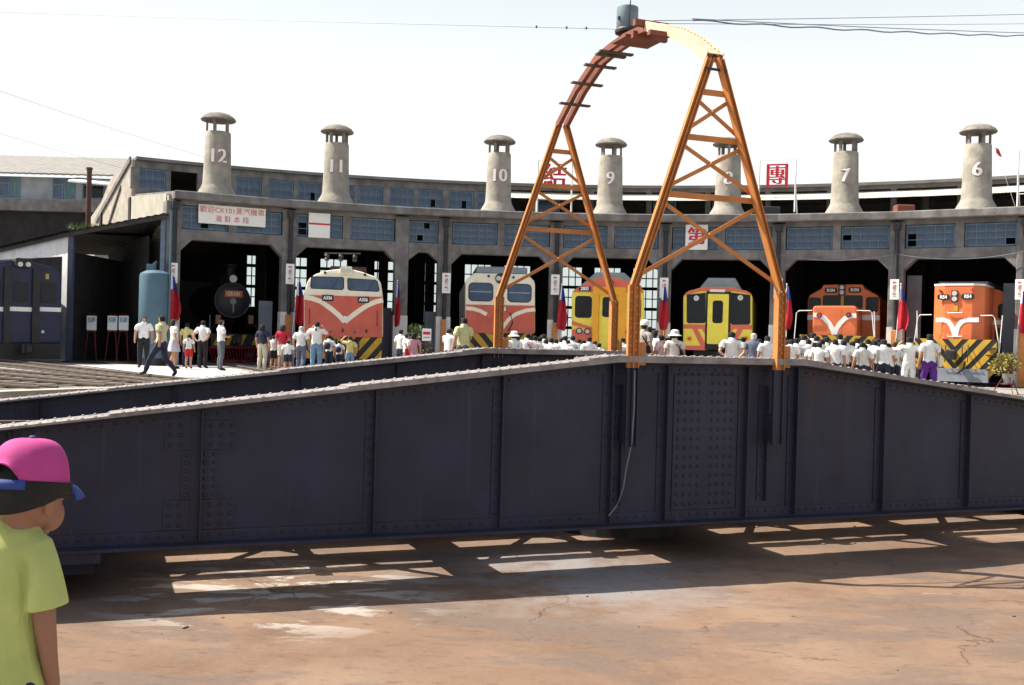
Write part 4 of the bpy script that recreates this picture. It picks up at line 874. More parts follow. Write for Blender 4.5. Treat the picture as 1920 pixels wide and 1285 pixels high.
MB().span((-1.0, 0.6, c.u(940, 513)[1] + .01), (1.0, 4.5, c.u(940, 513)[1] + .28)).build('roof_equipment', M['roofgrey'], c.root, bevel=0.03)

# --- amber and yellow railcar with red top
c = Car('diesel_railcar', 'yellow and amber railcar with red top and central gangway door behind the gantry', 'railcar', 1141, 699, 40.3, 0.02051)
out = [(1073, 655), (1209, 656), (1209, 548), (1206, 542), (1185, 530), (1165, 522), (1147, 519), (1120, 521), (1098, 530), (1078, 543), (1074, 550)]
c.pr('body', out, 'yellow', 0, 12, bevel=0.05)
c.pr('red_top', [(1074.5, 547), (1208, 549), (1205, 542), (1185, 530.5), (1165, 522.5), (1147, 519.5), (1120, 521.5), (1098, 530.5), (1078, 543.5)], 'redband', -0.018, -0.001)
for x0, x1 in ((1113, 1124), (1159, 1174)): c.rect('gangway_post', x0, x1, 540, 656, 'amber', -0.16, 0.0)
c.rect('gangway_header', 1113, 1174, 539, 552, 'amber', -0.165, -0.002)
d = c.rect('door', 1124.5, 1158.5, 552, 656, 'yellow', -0.05, -0.005); c.rect('door_window', 1131, 1150, 557, 594, 'glass_dark', -0.06, -0.051, 0.1, d); c.disc('door_handle', 1154, 606, 2, 'silver', -0.1, -0.051, d)
for x0, x1, y0, y1 in ((1081, 1110, 556, 594), (1180, 1202, 559, 597)):
    w = c.rect('window', x0, x1, y0, y1, 'glass_dark', -0.014, 0.02, 0.12); c.rect('window_seal', x0 - 1.3, x1 + 1.3, y0 - 1.3, y1 + 1.3, 'rubber', -0.006, 0.01, 0.13, w)
c.pr('red_slant', [(1074, 601), (1112, 613), (1112, 619), (1074, 608)], 'redband', -0.019, -0.001)
c.pr('red_lower', [(1074, 617), (1112, 622), (1112, 655), (1074, 655)], 'redband', -0.0185, -0.001); c.pr('red_lower', [(1208, 619), (1175, 624), (1175, 655), (1208, 655)], 'redband', -0.0185, -0.001)
for px, py in ((1087.5, 620), (1103, 621), (1181, 622), (1197, 622)):
    k = c.disc('headlight', px, py, 6, 'dark_steel', -0.07, -0.019); c.disc('lens', px, py, 4, 'lens', -0.08, -0.071, k)
b = c.rect('number_board', 1087, 1109, 537, 545, 'black', -0.04, -0.019, 0.05); c.text('board_number', '2803', 1098, 541, 6.5, 'white', -0.042, b)
k = c.disc('roof_light', 1147, 530, 5.5, 'dark_steel', -0.05, -0.019); c.disc('lens', 1147, 530, 3.6, 'lens', -0.06, -0.051, k)
z = c.u(1141, 519)[1]; MB().prism([(-1.15, z - .35), (1.15, z - .35), (0.55, z + .2), (-0.55, z + .2)], 0.35, 8).build('roof_box', M['roofgrey'], c.root, bevel=0.03); c.under(2.2, 0.95); c.coupler(1141, 664)

# --- yellow railcar with red stripes and wide grey roof pod
c = Car('diesel_railcar', 'bright yellow railcar with slanting red stripes and a yellow end door', 'railcar', 1347, 704, 40.2, 0.02046)
out = [(1283, 655), (1411, 656), (1411, 556), (1408, 549), (1400, 545), (1372, 538), (1347, 536.5), (1316, 538), (1293, 544), (1285, 550), (1283, 557)]
c.pr('body', out, 'yellow', 0, 12, bevel=0.07)
top = [(1284, 553), (1290, 546), (1316, 539), (1347, 537), (1374, 539), (1402, 546), (1410, 553)]
c.pr('red_top', top + [(1398, 549), (1372, 545), (1347, 544), (1316, 545), (1294, 550)], 'redband', -0.02, -0.001)
for x0, x1, y0, y1, hx in ((1290, 1325, 547, 605, 1308), (1371, 1407, 548, 608, 1389)):
    w = c.pr('windscreen', [(x0, y1 - 3), (x0 + 3, y1), (x1 - 3, y1), (x1, y1 - 3), (x1, y0 + (0 if x0 < 1300 else 2) + 1), (x0 if x0 > 1300 else x0, y0 + (4 if x0 < 1300 else 0)), ] if x0 < 1300 else [(x0, y1 - 3), (x0 + 3, y1), (x1 - 3, y1), (x1, y1 - 3), (x1, y0 + 5), (x0, y0 + 0)], 'glass_dark', -0.024, 0.02)
    k = c.disc('headlight', hx, 558, 5, 'silver', -0.05, -0.0245); c.disc('lens', hx, 558, 3.8, 'lens', -0.06, -0.051, k)
fr = c.rect('door_frame', 1325, 1371, 546, 655, 'rubber', -0.035, -0.001, 0.05)
d = c.rect('door', 1328.5, 1367, 551, 644, 'yellow', -0.06, -0.036, 0.05); c.rect('door_window', 1338, 1357, 563, 605, 'glass_dark', -0.068, -0.0605, 0.1, d); c.disc('door_handle', 1334, 607, 1.8, 'silver', -0.1, -0.061, d)
c.rect('door_header', 1333, 1361, 542, 546.5, 'silver', -0.05, -0.022)
for q in ((1283.5, 1324.5, 608, 615), (1371.5, 1410.5, 609, 616), (1284, 1324.5, 648, 655), (1371.5, 1410, 649, 656)): c.rect('red_band', *q, 'redband', -0.021, -0.001)
for sx, ox in ((1, 1283), (-1, 1411)):
    for q in ([(14, 608), (23, 608), (41, 642), (41, 654), (36, 654)], [(31, 608), (41, 608), (41, 626)]): c.pr('red_slant', [(ox + sx * a, b + (0 if sx > 0 else 1)) for a, b in q], 'redband', -0.0225, -0.0215 if False else -0.0012)
for px in (1295, 1399):
    k = c.disc('tail_lamp', px, 634, 5, 'amber', -0.05, -0.001); c.disc('lens', px, 634, 2.6, 'redlens', -0.06, -0.051, k)
z = c.u(1347, 537)[1]; MB().prism([(-0.83, z - .1), (0.83, z - .1), (0.56, z + .36), (-0.47, z + .36)], 0.25, 8).build('roof_pod', M['roofgrey'], c.root, bevel=0.02); c.under(2.0, 0.95); c.coupler(1347, 667)

# --- orange hood unit R104
def hood_unit(name, label, cx, gy, d, m): return Car(name, label, 'locomotive', cx, gy, d, m)
c = hood_unit('diesel_locomotive', 'orange diesel locomotive with low nose and R104 number boards above two cab windows', 1570, 711, 38.2, 0.01944)
cab = [(1503, 640), (1640, 641), (1640, 556), (1636, 547), (1612, 533), (1608, 525), (1534, 524), (1530, 532), (1508, 544), (1504, 554)]
c.pr('cab', cab, 'orangeloco', 2.0, 12, bevel=0.05)
c.pr('nose', [(1527, 641), (1607, 642), (1607, 575), (1603, 571), (1531, 570), (1527, 574)], 'orangeloco', 0.0, 2.0, bevel=0.08)
for x0, x1, y0, y1 in ((1534, 1566, 547, 570.5), (1574, 1607, 548, 571), (1506.5, 1528, 551, 577), (1615, 1636, 552, 578)):
    w = c.rect('cab_window', x0, x1, y0, y1, 'glass_dark', 1.985, 2.02, 0.08); c.rect('window_seal', x0 - 1.2, x1 + 1.2, y0 - 1.2, y1 + 1.2, 'rubber', 1.993, 2.01, 0.09, w)
for x in (1537, 1582):
    b = c.rect('number_board', x, x + 23, 531, 541, 'black', 1.97, 1.999, 0.06); c.text('board_number', 'R104', x + 11.5, 536, 6.2, 'white', 1.968, b)
hb = c.rect('headlight', 1563, 1576, 525.5, 546, 'dark_steel', 1.93, 1.999, 0.03)
for py in (530.5, 540.5): c.disc('lens', 1569.5, py, 4.2, 'lens', 1.915, 1.929, hb)
c.rect('yellow_plate', 1567, 1573, 553, 567, 'hazard', 1.98, 1.999)
c.rect('white_band', 1503.5, 1526.5, 584.5, 594, 'white', 1.98, 1.999); c.rect('white_band', 1607.5, 1639.5, 586, 595, 'white', 1.98, 1.999)
c.stripe('v_stripe', [(1528, 587), (1538, 588), (1548, 593), (1557, 603), (1563, 614), (1566, 624)], 8.5, 'white', -0.012, -0.001); c.stripe('v_stripe', [(1606, 589), (1596, 590), (1586, 594), (1577, 603), (1570, 614), (1567, 624)], 8.5, 'white', -0.0115, -0.0005)
for px in (1539.5, 1592.5):
    k = c.disc('class_light', px, 588, 5, 'dark_steel', -0.06, 0.01); c.disc('lens', px, 588, 3.2, 'redlens', -0.07, -0.061, k)
c.hazard(1502, 1641, 628, 690, -0.15, 0.5, 0.26, True); c.under(2.3, 1.0); c.coupler(1570, 668, -0.7)
def rail_(pts, y, r=0.017): return MB().tube([(c.u(*p)[0], y, c.u(*p)[1]) for p in pts], r, 8).build('handrail', M['silver'], c.root, smooth=True)
c.rect('nose_door', 1555, 1579, 577, 624, 'orangeloco', -0.006, -0.0002, 0.04)
for x in (1508, 1634):
    for k in range(4): c.rect('footstep', x - 6, x + 6, 644 + 12 * k, 646 + 12 * k, 'dark_steel', -0.4, -0.15)
for px in (1549, 1561, 1580, 1592): MB().tube([(c.u(px, 640)[0], -0.2, c.u(px, 640)[1]), (c.u(px + 2, 655)[0], -0.42, c.u(px + 2, 655)[1]), (c.u(px + 1, 668)[0], -0.36, c.u(px + 1, 668)[1])], 0.02, 6).build('brake_hose', M['rubber'], c.root)
rail_([(1527, 579), (1503, 579), (1498, 583), (1494, 632)], -0.1); rail_([(1607, 580), (1630, 581), (1634, 585), (1638, 634)], -0.1); rail_([(1638, 582), (1639, 634)], -0.1)

# --- orange hood unit R54
c = hood_unit('diesel_locomotive', 'orange diesel locomotive with tall narrow nose and black and yellow chevron pilot, rightmost stall', 1793, 722, 35.6, 0.0182)
cab = [(1736, 640), (1880, 641), (1880, 560), (1877, 553), (1852, 537), (1841, 534), (1750, 533), (1738, 548), (1736, 556)]
c.pr('cab', cab, 'orangeloco', 2.2, 12, bevel=0.05)
f = [c.u(1752, 600)[0], c.u(1762, 600)[0], c.u(1829, 600)[0], c.u(1841, 600)[0]]; z0, z1 = c.u(1793, 640)[1], c.u(1793, 534)[1]
MB().flat([(f[0], 0.32), (f[1] + .2, 0.0), (f[2] - .1, 0.0), (f[3], 0.32), (f[3], 2.2), (f[0], 2.2)], z0, z1).build('nose', M['orangeloco'], c.root, bevel=0.03)
MB().flat([(f[0] - .01, 0.31), (f[1] + .2, -0.012), (f[2] - .1, -0.012), (f[3] + .01, 0.31), (f[3] + .01, 2.2), (f[0] - .01, 2.2)], z1 + .001, z1 + .07).build('nose_cap', M['silver'], c.root)
MB().flat([(f[0] + .1, 0.5), (f[3] + .06, 0.5), (f[3] + .06, 10), (f[0] + .1, 10)], z1 + .071, z1 + .16).build('exhaust_hatch', M['dark_steel'], c.root)
for x, t in ((1762, 'R54'), (1804.5, 'R54')):
    b = c.rect('number_board', x, x + 22, 550, 560, 'black', -0.04, 0.02, 0.08); c.text('board_number', t, x + 11, 555, 6.6, 'white', -0.042, b)
hb = c.rect('headlight', 1786.5, 1798.5, 543, 565, 'dark_steel', -0.05, 0.01, 0.05)
for py in (548.5, 559): c.disc('lens', 1792.5, py, 4.6, 'lens', -0.065, -0.051, hb)
for px in (1767, 1824): c.disc('class_light', px, 543, 2.6, 'redlens', -0.04, 0.15)
c.rect('yellow_plate', 1791, 1798, 571, 582, 'hazard', -0.02, -0.001)
c.rect('white_band', 1736.5, 1751.5, 596, 603.5, 'white', 2.18, 2.199); c.rect('white_band', 1841.5, 1879, 597, 604.5, 'white', 2.18, 2.199)
c.stripe('v_stripe', [(1759, 598), (1772, 597.5), (1781, 601), (1787, 609), (1791, 620), (1793, 630)], 8.5, 'white', -0.013, -0.001); c.stripe('v_stripe', [(1834, 598.5), (1812, 598.5), (1804, 602), (1798, 610), (1795, 620), (1793.5, 630)], 8.5, 'white', -0.0125, -0.0005)
def rail_(pts, y, r=0.016): return MB().tube([(c.u(*p)[0], y, c.u(*p)[1]) for p in pts], r, 8).build('handrail', M['silver'], c.root, smooth=True)
for k in range(9): c.rect('louvre', 1844, 1872, 612 + 2.6 * k, 613.4 + 2.6 * k, 'dark_steel', 2.17, 2.199)
for x in (1856,):
    w = c.rect('cab_window', x - 5, x + 16, 566, 592, 'glass_dark', 2.185, 2.22, 0.1); c.rect('window_seal', x - 6.4, x + 17.4, 564.6, 593.4, 'rubber', 2.193, 2.21, 0.11, w)
w = c.rect('cab_window', 1738.5, 1749, 563, 592, 'glass_dark', 2.185, 2.22, 0.06); c.rect('window_seal', 1737.3, 1750.2, 561.8, 593.2, 'rubber', 2.193, 2.21, 0.07, w)
for x in (1732, 1857):
    for k in range(4): c.rect('footstep', x - 7, x + 7, 650 + 13 * k, 652 + 13 * k, 'dark_steel', -0.5, -0.2)
for px in (1768, 1779, 1808, 1818): MB().tube([(c.u(px, 645)[0], -0.25, c.u(px, 645)[1]), (c.u(px + 2, 662)[0], -0.5, c.u(px + 2, 662)[1]), (c.u(px, 676)[0], -0.42, c.u(px, 676)[1])], 0.02, 6).build('brake_hose', M['rubber'], c.root)
for py in (585, 629): rail_([(1780, py - 4), (1780, py), (1806, py), (1806, py - 4)], -0.06, 0.016)
rail_([(1753, 588), (1732, 588), (1728, 594), (1722, 640)], -0.12); rail_([(1727, 580), (1727, 640)], -0.12, 0.016); rail_([(1838, 591), (1858, 591), (1862, 596), (1868, 640), (1868, 666), (1858, 666)], -0.12); rail_([(1875, 591), (1871, 640), (1868, 672)], -0.12, 0.016)
c.hazard(1723, 1866, 636, 690, -0.2, 0.46, 0.25, True); c.rect('pilot_skirt', 1765, 1852, 690, 712, 'greyplow', -0.32, -0.05); c.coupler(1793, 663, -0.8); c.under(2.2, 1.0)
MB().prism(c.poly([(1852, 690), (1866, 690), (1852, 706)]), -0.19, -0.1).build('pilot_corner', M['hazard'], c.root)
MB().tube([(c.u(1815, 675)[0], -0.5, c.u(1815, 675)[1]), (c.u(1812, 690)[0], -0.5, c.u(1812, 690)[1]), (c.u(1800, 698)[0], -0.45, c.u(1800, 698)[1])], 0.03, 6).build('air_hose', M['rubber'], c.root)

# --- navy diesel at the far left
c = Car('diesel_locomotive', 'dark navy locomotive with a white waist stripe at the left edge', 'locomotive', 45, 677, 35.0, 0.0178, 'locomotives and railcars in the roundhouse stalls')
out = [(-28, 640), (114, 641), (114, 510), (108, 500), (95, 495), (62, 488), (20, 486), (-10, 490), (-26, 500), (-29, 512)]
c.pr('body', out, 'bluecar', 0, 13, bevel=0.05)
for x0, x1 in ((-26, 10), (20, 60), (73, 113)): c.rect('white_stripe', x0, x1, 573, 580, 'silver', -0.012, -0.0005)
for x0, x1 in ((10, 20), (60, 73)): c.rect('door_post', x0, x1, 500, 640, 'black', -0.1, -0.001)
for x0, x1, y0, y1 in ((76, 103, 527, 563), (-18, 6, 525, 562), (28, 52, 526, 562)):
    w = c.rect('windscreen', x0, x1, y0, y1, 'glass_dark', -0.014, 0.02, 0.06); c.rect('window_seal', x0 - 1.2, x1 + 1.2, y0 - 1.2, y1 + 1.2, 'rubber', -0.006, 0.01, 0.07, w)
hb = c.rect('headlight', 29, 59, 482, 498, 'black', -0.2, 0.2, 0.06)
for px in (37, 51): c.disc('lens', px, 493, 4.6, 'lens', -0.215, -0.201, hb)
c.rect('yellow_plate', 85, 91, 509, 519, 'hazard', -0.01, -0.001); c.disc('tail_lamp', 79, 619, 3, 'lens', -0.04, -0.001)
c.hazard(-28, 113, 642, 668, 0.05, 5.0, 0.01, False); c.under(2.2, 0.9); c.coupler(45, 650)
M['soft_red'] = mat('washed_red_lettering', (0.58, 0.10, 0.11), 0.7)
# ------------------------------------------------------------------ signs, placards, flags
def board(name, label, cat, c, rz, w, h, group=None, t=0.04, m='white'):
    r = empty(name, c, rz, label, cat, group); MB().box((0, t / 2, 0), (w, t, h)).build('panel', M[m], r, bevel=0.004); return r
def on_facade(px, py, out=0.05):
    d = 39.0
    for _ in range(8): 
        a, r = polof(px + ROLL * (py - 640), d); d = CY + (RF - out) * cos(rad(a))
    p = at(px, py, d); return p, -rad(a), d
p, rz, d = on_facade(436, 405, 0.02); k = d / F_PX
s = board('banner', 'white banner with two rows of red characters over the steam engine stall', 'sign', p, rz, 124 * k, 35 * k)
moved(text_mb('歡迎CK101蒸汽機車', 13 * k, 0.0, 1.04), (0.0, -0.002, 8 * k)).build('lettering', M['soft_red'], s); moved(text_mb('進 駐 本 段', 13 * k, 0.0, 1.0), (0, -0.002, -8 * k)).build('lettering', M['soft_red'], s)
for px, py, w, h, ch, lb, sz in ((599, 423, 40, 46, '一', 'square white board with a single red stroke over the cream electric locomotive', 38), (1306, 445, 41, 47, '第', 'square white board with a red character seen through the near gantry tower', 34)):
    p, rz, d = on_facade(px, py, 0.02); k = d / F_PX
    s = board('character_board', lb, 'sign', p, rz, w * k, h * k, 'single character boards on the facade'); moved(bold_text(ch, sz * k * 1.05, 0.025), (0, -0.002, -1 * k)).build('lettering', M['red_ink'], s)
def roof_sign(px, y0, y1, w, ch, csize, cpy, d, label):
    k = d / F_PX; p = at(px, (y0 + y1) / 2, d); a, r = polof(px, d); h = (y1 - y0) * k
    s = empty('roof_sign', p, -rad(a), label, 'sign', 'red character signs on poles on the roundhouse roof')
    for x in (-w * k / 2, w * k / 2):
        MB().tube([(x, 0, -h / 2), (x, 0, h / 2)], 0.035, 8).build('pole', M['silver'], s); MB().tube([(x * 1.08, 0.9, -h / 2), (x, 0.02, h * 0.1)], 0.022, 6).build('stay', M['silver'], s)
    for z in (-h * 0.22, h / 2): MB().tube([(-w * k / 2, 0, z), (w * k / 2, 0, z)], 0.018, 6).build('rail', M['silver'], s)
    if ch: moved(bold_text(ch, csize * k * 1.08, 0.03, 0.9, 0.02), (0, -0.03, h / 2 - (cpy - y0) * k)).build('lettering', M['red_ink'], s)
roof_sign(1457, 300, 398, 66, '團', 47, 333, 43.5, 'red character in a box shape on white poles between chimneys 8 and 7')
roof_sign(1040, 302, 402, 64, '結', 47, 335, 43.8, 'red character on white poles seen through the far gantry tower')
roof_sign(1946, 281, 394, 68, '', 40, 330, 40.5, 'white sign poles at the right edge beyond chimney 6')
M['red_flag'] = mat('red_flag_cloth', (0.42, 0.016, 0.03), 0.7, var=0.1, scale=5); M['blue_flag'] = mat('blue_flag_cloth', (0.03, 0.05, 0.26), 0.7, var=0.1, scale=5)
PLB = ['white vertical placard with red characters on the pillar left of the steam engine', 'white vertical placard with red characters between steam engine and electric locomotive', None, 'white vertical placard with red characters on the pillar left of engine 116',
       'white vertical placard with red characters on the pillar behind the far gantry tower', 'white vertical placard with red characters on the pillar between the two yellow railcars', 'white vertical placard half hidden behind the right leg of the near gantry tower', 'white vertical placard with red characters between the two orange locomotives', 'white vertical placard on the pillar at the right edge of the frame']
FLB = ['limp red and blue flag by the blue water tank', 'limp red and blue flag left of the cream and red electric locomotive', 'narrow limp red and blue flag right of the cream electric locomotive', None, 'limp red and blue flag left of the amber railcar',
       'limp red and white flag between the two yellow railcars', 'limp red and blue flag beside the right leg of the near gantry tower', 'limp red and blue flag between the two orange locomotives', 'limp red and blue flag at the right edge of the frame']
PLY = [(325, 512), (544, 514), None, (837, 531), (1041, 534), (1245, 540), (1459, 541), (1677, 543), (1912, 543)]
FLG = [(322, 558, 0.0), (558, 568, 0.3), (744, 571, -0.28), None, (1052, 578, 0.25), (1243, 577, 0.0), (1474, 578, 0.28), (1688, 578, 0.25), (1916, 585, 0.1)]
for i, a in enumerate(COLA[:9]):
    if PLB[i]:
        px, py = PLY[i]; p, rz, d = on_facade(px, py, 0.22); k = d / F_PX
        s = board('placard', PLB[i], 'sign', p, rz, 16 * k, 38 * k, 'vertical white placards on the pillars', 0.025)
        moved(text_mb('歡\n迎\n參\n觀', 7.2 * k, 0.004, 1.0, 0.003), (0, -0.002, 0.0)).build('lettering', M['dull_red'], s)
    if FLB[i]:
        px, py, _ = FLG[i]; p, rz, d = on_facade(px, py, 0.34); k = d / F_PX
        f = empty('flag', p, rz, FLB[i], 'flag', 'limp flags on the roundhouse pillars')
        h = 82 * k; lean = random.uniform(0.12, 0.2) * random.choice((-1, 1))
        MB().tube([(-0.06 - lean * .6, 0.1, -h / 2 - 0.4), (0.0, 0.02, h / 2 + 0.06)], 0.016, 8).ball((0.0, 0.02, h / 2 + 0.08), 0.03, 8, 6).build('flag_pole', M['silver'], f)
        def cloth(t0, t1, m, u0=0.0, u1=1.0, name='cloth', off=0.0):
            mb = MB(); n, q = 14, 16
            ph = i * 1.7
            for r in range(n + 1):
                t = t0 + (t1 - t0) * r / n; z = h / 2 - t * h
                wd = 0.88 * (0.10 + 0.34 * min(1, t * 1.5) - 0.16 * max(0, t - .8) * 4) * (0.62 if i == 2 else 1)
                for c_ in range(q + 1):
                    u = u0 + (u1 - u0) * c_ / q; x = 0.02 + (u - 0.35 + 0.12 * t * (1 if lean > 0 else -1)) * wd; y = -0.02 - off + 0.07 * sin(u * 9 + t * 3 + ph) * min(1, t * 3)
                    mb.v.append(Vector((x, y, z + 0.03 * sin(u * 5 + ph))))
            mb.f = [[r * (q + 1) + c_, r * (q + 1) + c_ + 1, (r + 1) * (q + 1) + c_ + 1, (r + 1) * (q + 1) + c_] for r in range(n) for c_ in range(q)]
            o = mb.build(name, m, f, smooth=True); sm = o.modifiers.new('s', 'SOLIDIFY'); sm.thickness = 0.006; return o
        cloth(0.34, 1.0, M['red_flag'], name='red_field'); cloth(0.02, 0.34, M['blue_flag'], 0.3, 1.0, 'blue_canton'); cloth(0.04, 0.33, M['white'], 0.0, 0.3, 'white_sun')
p = at(1872, 287, 41); f = empty('flag', p, 0, 'small red flag against the sky right of chimney 6', 'flag')
mb = MB().add([(-0.12, 0, 0.2), (0.03, 0.05, 0.15), (0.14, 0.0, -0.16), (0.0, -0.04, -0.12), (-0.09, 0.02, 0.02)], [(0, 1, 4), (1, 2, 3, 4)]); o = mb.build('cloth', M['red_flag'], f); o.modifiers.new('s', 'SOLIDIFY').thickness = 0.01
MB().tube([(0.9, 0.2, -2.3), (-0.12, 0, 0.22)], 0.008, 6).build('flag_pole', M['silver'], f)

# ------------------------------------------------------------------ people
SEGS = {}
def skeleton(pose):
    J = {'pelvis': (0, 0, .93), 'waist': (0, .0, 1.08), 'chest': (0, -.005, 1.27), 'neckb': (0, -.02, 1.44), 'neck': (0, -.01, 1.50), 'head': (0, .012, 1.59), 'crown': (0, 0, 1.66)}
    for s, k in ((-1, 'l'), (1, 'r')):
        J['hip' + k] = (s * .085, 0, .88); J['knee' + k] = (s * .095, .015, .49); J['calf' + k] = (s * .098, -.02, .34); J['ank' + k] = (s * .1, -.02, .085); J['toe' + k] = (s * .115, .12, .035)
        J['sh' + k] = (s * .165, -.01, 1.395); J['mid' + k] = (s * .2, -.015, 1.25); J['elb' + k] = (s * .225, -.02, 1.12); J['wri' + k] = (s * .235, .05, .89); J['hand' + k] = (s * .23, .075, .8)
    def arm(k, s, mid, elb, wri, hand):
        J['mid' + k], J['elb' + k], J['wri' + k], J['hand' + k] = [(s * a, b, c) for a, b, c in (mid, elb, wri, hand)]
    if pose == 'raise':
        for s, k in ((-1, 'l'), (1, 'r')): arm(k, s, (.24, .06, 1.33), (.27, .17, 1.28), (.15, .22, 1.49), (.09, .2, 1.56))
    if pose == 'raise1': arm('l', -1, (.26, .05, 1.40), (.33, .1, 1.46), (.2, .14, 1.62), (.12, .1, 1.68))
    if pose == 'hips':
        for s, k in ((-1, 'l'), (1, 'r')): arm(k, s, (.22, -.05, 1.27), (.27, -.11, 1.13), (.15, -.15, .98), (.06, -.16, .95))
    if pose == 'fold':
        for s, k in ((-1, 'l'), (1, 'r')): arm(k, s, (.2, .02, 1.26), (.215, .06, 1.13), (.1, .22, 1.12), (.0, .24, 1.13))
    if pose == 'walk':
        J.update(kneel=(-.09, .22, .53), calfl=(-.09, .29, .37), ankl=(-.095, .37, .12), toel=(-.1, .5, .10), kneer=(.09, -.06, .50), calfr=(.09, -.22, .36), ankr=(.09, -.36, .16), toer=(.1, -.27, .05))
        arm('l', -1, (.2, -.06, 1.26), (.22, -.12, 1.13), (.22, -.1, .9), (.2, -.07, .82)); arm('r', 1, (.2, .06, 1.26), (.22, .1, 1.13), (.2, .26, .99), (.18, .32, .93))
    if pose == 'stride':
        J.update(kneel=(-.1, .08, .49), calfl=(-.1, .06, .34), ankl=(-.1, .06, .085), toel=(-.115, .2, .035), kneer=(.1, -.03, .49), calfr=(.105, -.09, .34), ankr=(.11, -.11, .1), toer=(.13, .02, .035))
    if pose == 'look': J.update(head=(0.02, .03, 1.585), crown=(.02, .03, 1.655)); arm('r', 1, (.2, .03, 1.26), (.22, .06, 1.14), (.13, .24, 1.08), (.07, .3, 1.1))
    RAD = {'pelvis': (.15, .105), 'waist': (.13, .095), 'chest': (.155, .105), 'neckb': (.085, .07), 'neck': (.05, .052), 'head': (.074, .09), 'crown': (.055, .068)}
    for k in 'lr': RAD.update({'hip' + k: (.086, .09), 'knee' + k: (.056, .06), 'calf' + k: (.052, .056), 'ank' + k: (.036, .04), 'toe' + k: (.036, .026), 'sh' + k: (.062, .064), 'mid' + k: (.05, .052), 'elb' + k: (.038, .04), 'wri' + k: (.028, .03), 'hand' + k: (.036, .026)})
    E = [('pelvis', 'waist', 'shirt'), ('waist', 'chest', 'shirt'), ('chest', 'neckb', 'shirt'), ('neckb', 'neck', 'skin'), ('neck', 'head', 'head'), ('head', 'crown', 'head')]
    for k in 'lr': E += [('pelvis', 'hip' + k, 'hips'), ('hip' + k, 'knee' + k, 'thigh'), ('knee' + k, 'calf' + k, 'shin'), ('calf' + k, 'ank' + k, 'shin'), ('ank' + k, 'toe' + k, 'foot'), ('chest', 'sh' + k, 'shirt'), ('sh' + k, 'mid' + k, 'shirt'), ('mid' + k, 'elb' + k, 'skin'), ('elb' + k, 'wri' + k, 'skin'), ('wri' + k, 'hand' + k, 'skin')]
    return J, RAD, E
def seg_dist(p, a, b):
    d = b - a; t = max(0, min(1, (p - a).dot(d) / d.length_squared)); return (p - a - d * t).length
BODY = {}
def body_parts(pose):
    if pose in BODY: return BODY[pose]
    J, RAD, E = skeleton(pose); names = list(J); me = bpy.data.meshes.new('sk')
    me.from_pydata([J[n] for n in names], [(names.index(a), names.index(b)) for a, b, _ in E], [])
    o = bpy.data.objects.new('sk', me); COL.objects.link(o); mod = o.modifiers.new('k', 'SKIN'); mod.use_smooth_shade = True; mod.branch_smoothing = 0.3
    for i, n in enumerate(names):
        v = me.skin_vertices[0].data[i]; v.radius = RAD[n]; v.use_root = n == 'pelvis'
    ss = o.modifiers.new('s', 'SUBSURF'); ss.levels = 1; ss.render_levels = 1
    dg = bpy.context.evaluated_depsgraph_get(); bm_ = bpy.data.meshes.new_from_object(o.evaluated_get(dg))
    COL.objects.unlink(o); bpy.data.objects.remove(o)
    bm_.name = 'body'; bm_.materials.clear(); bm_.materials.append(M['skin']); bm_.polygons.foreach_set('use_smooth', [True] * len(bm_.polygons))
    V = [Vector(v.co) for v in bm_.vertices]; N = [Vector(v.normal) for v in bm_.vertices]
    segs = [(Vector(J[a]), Vector(J[b]), t, min(RAD[a][0], RAD[b][0])) for a, b, t in E]
    lab = []
    hd = Vector(J['head'])
    for p in bm_.polygons:
        c = Vector(p.center); t = min(segs, key=lambda s: seg_dist(c, s[0], s[1]) - s[3])[2]
        if t == 'shirt' and c.z < 0.97 and abs(c.x) < .2: t = 'hips'
        if t == 'hips' and c.z > 0.97: t = 'shirt'
        if t == 'head':
            q = c - hd
            if q.z > 0.045 or (q.y < 0.015 and q.z > -0.065): t = 'hair'
        if t == 'thigh' and c.z < 0.62: t = 'thighlow'
        lab.append(t)
    def shell(keys, name, off, gath=0.0):
        idx = {}; mb = MB()
        for p, t in zip(bm_.polygons, lab):
            if t in keys:
                f = []
                for i in p.vertices:
                    if i not in idx: idx[i] = len(mb.v); w = off * (1 + gath * sin(V[i].z * 40 + V[i].x * 25)); mb.v.append(V[i] + N[i] * w)
                    f.append(idx[i])
                mb.f.append(f)
        return mb.mesh(name, None, True)
    sl = [V[i] for p, t in zip(bm_.polygons, lab) if t == 'shirt' for i in p.vertices]
    D = {'body': bm_, 'shirt': shell({'shirt'}, 'shirt', 0.016, 0.5), 'trousers': shell({'hips', 'thigh', 'thighlow', 'shin'}, 'trousers', 0.014, 0.4), 'shorts': shell({'hips', 'thigh'}, 'shorts', 0.022, 0.3), 'hair': shell({'hair'}, 'hair', 0.016, 0.15), 'shoes': shell({'foot'}, 'shoes', 0.010)}
    BODY[pose] = D; return D
def skirt_mesh():
    mb = MB(); n = 24
    for z, rx, ry in ((1.0, .135, .1), (.93, .165, .125), (.8, .19, .15), (.62, .215, .18), (.6, .2, .165)):
        mb.v += [Vector(((rx + .008 * sin(6 * a)) * cos(a), (ry + .008 * sin(6 * a)) * sin(a), z)) for a in (2 * pi * k / n for k in range(n))]
    mb.f = [[i * n + k, i * n + (k + 1) % n, (i + 1) * n + (k + 1) % n, (i + 1) * n + k] for i in range(4) for k in range(n)]
    return mb.mesh('skirt', None, True)
SKIRT = skirt_mesh()
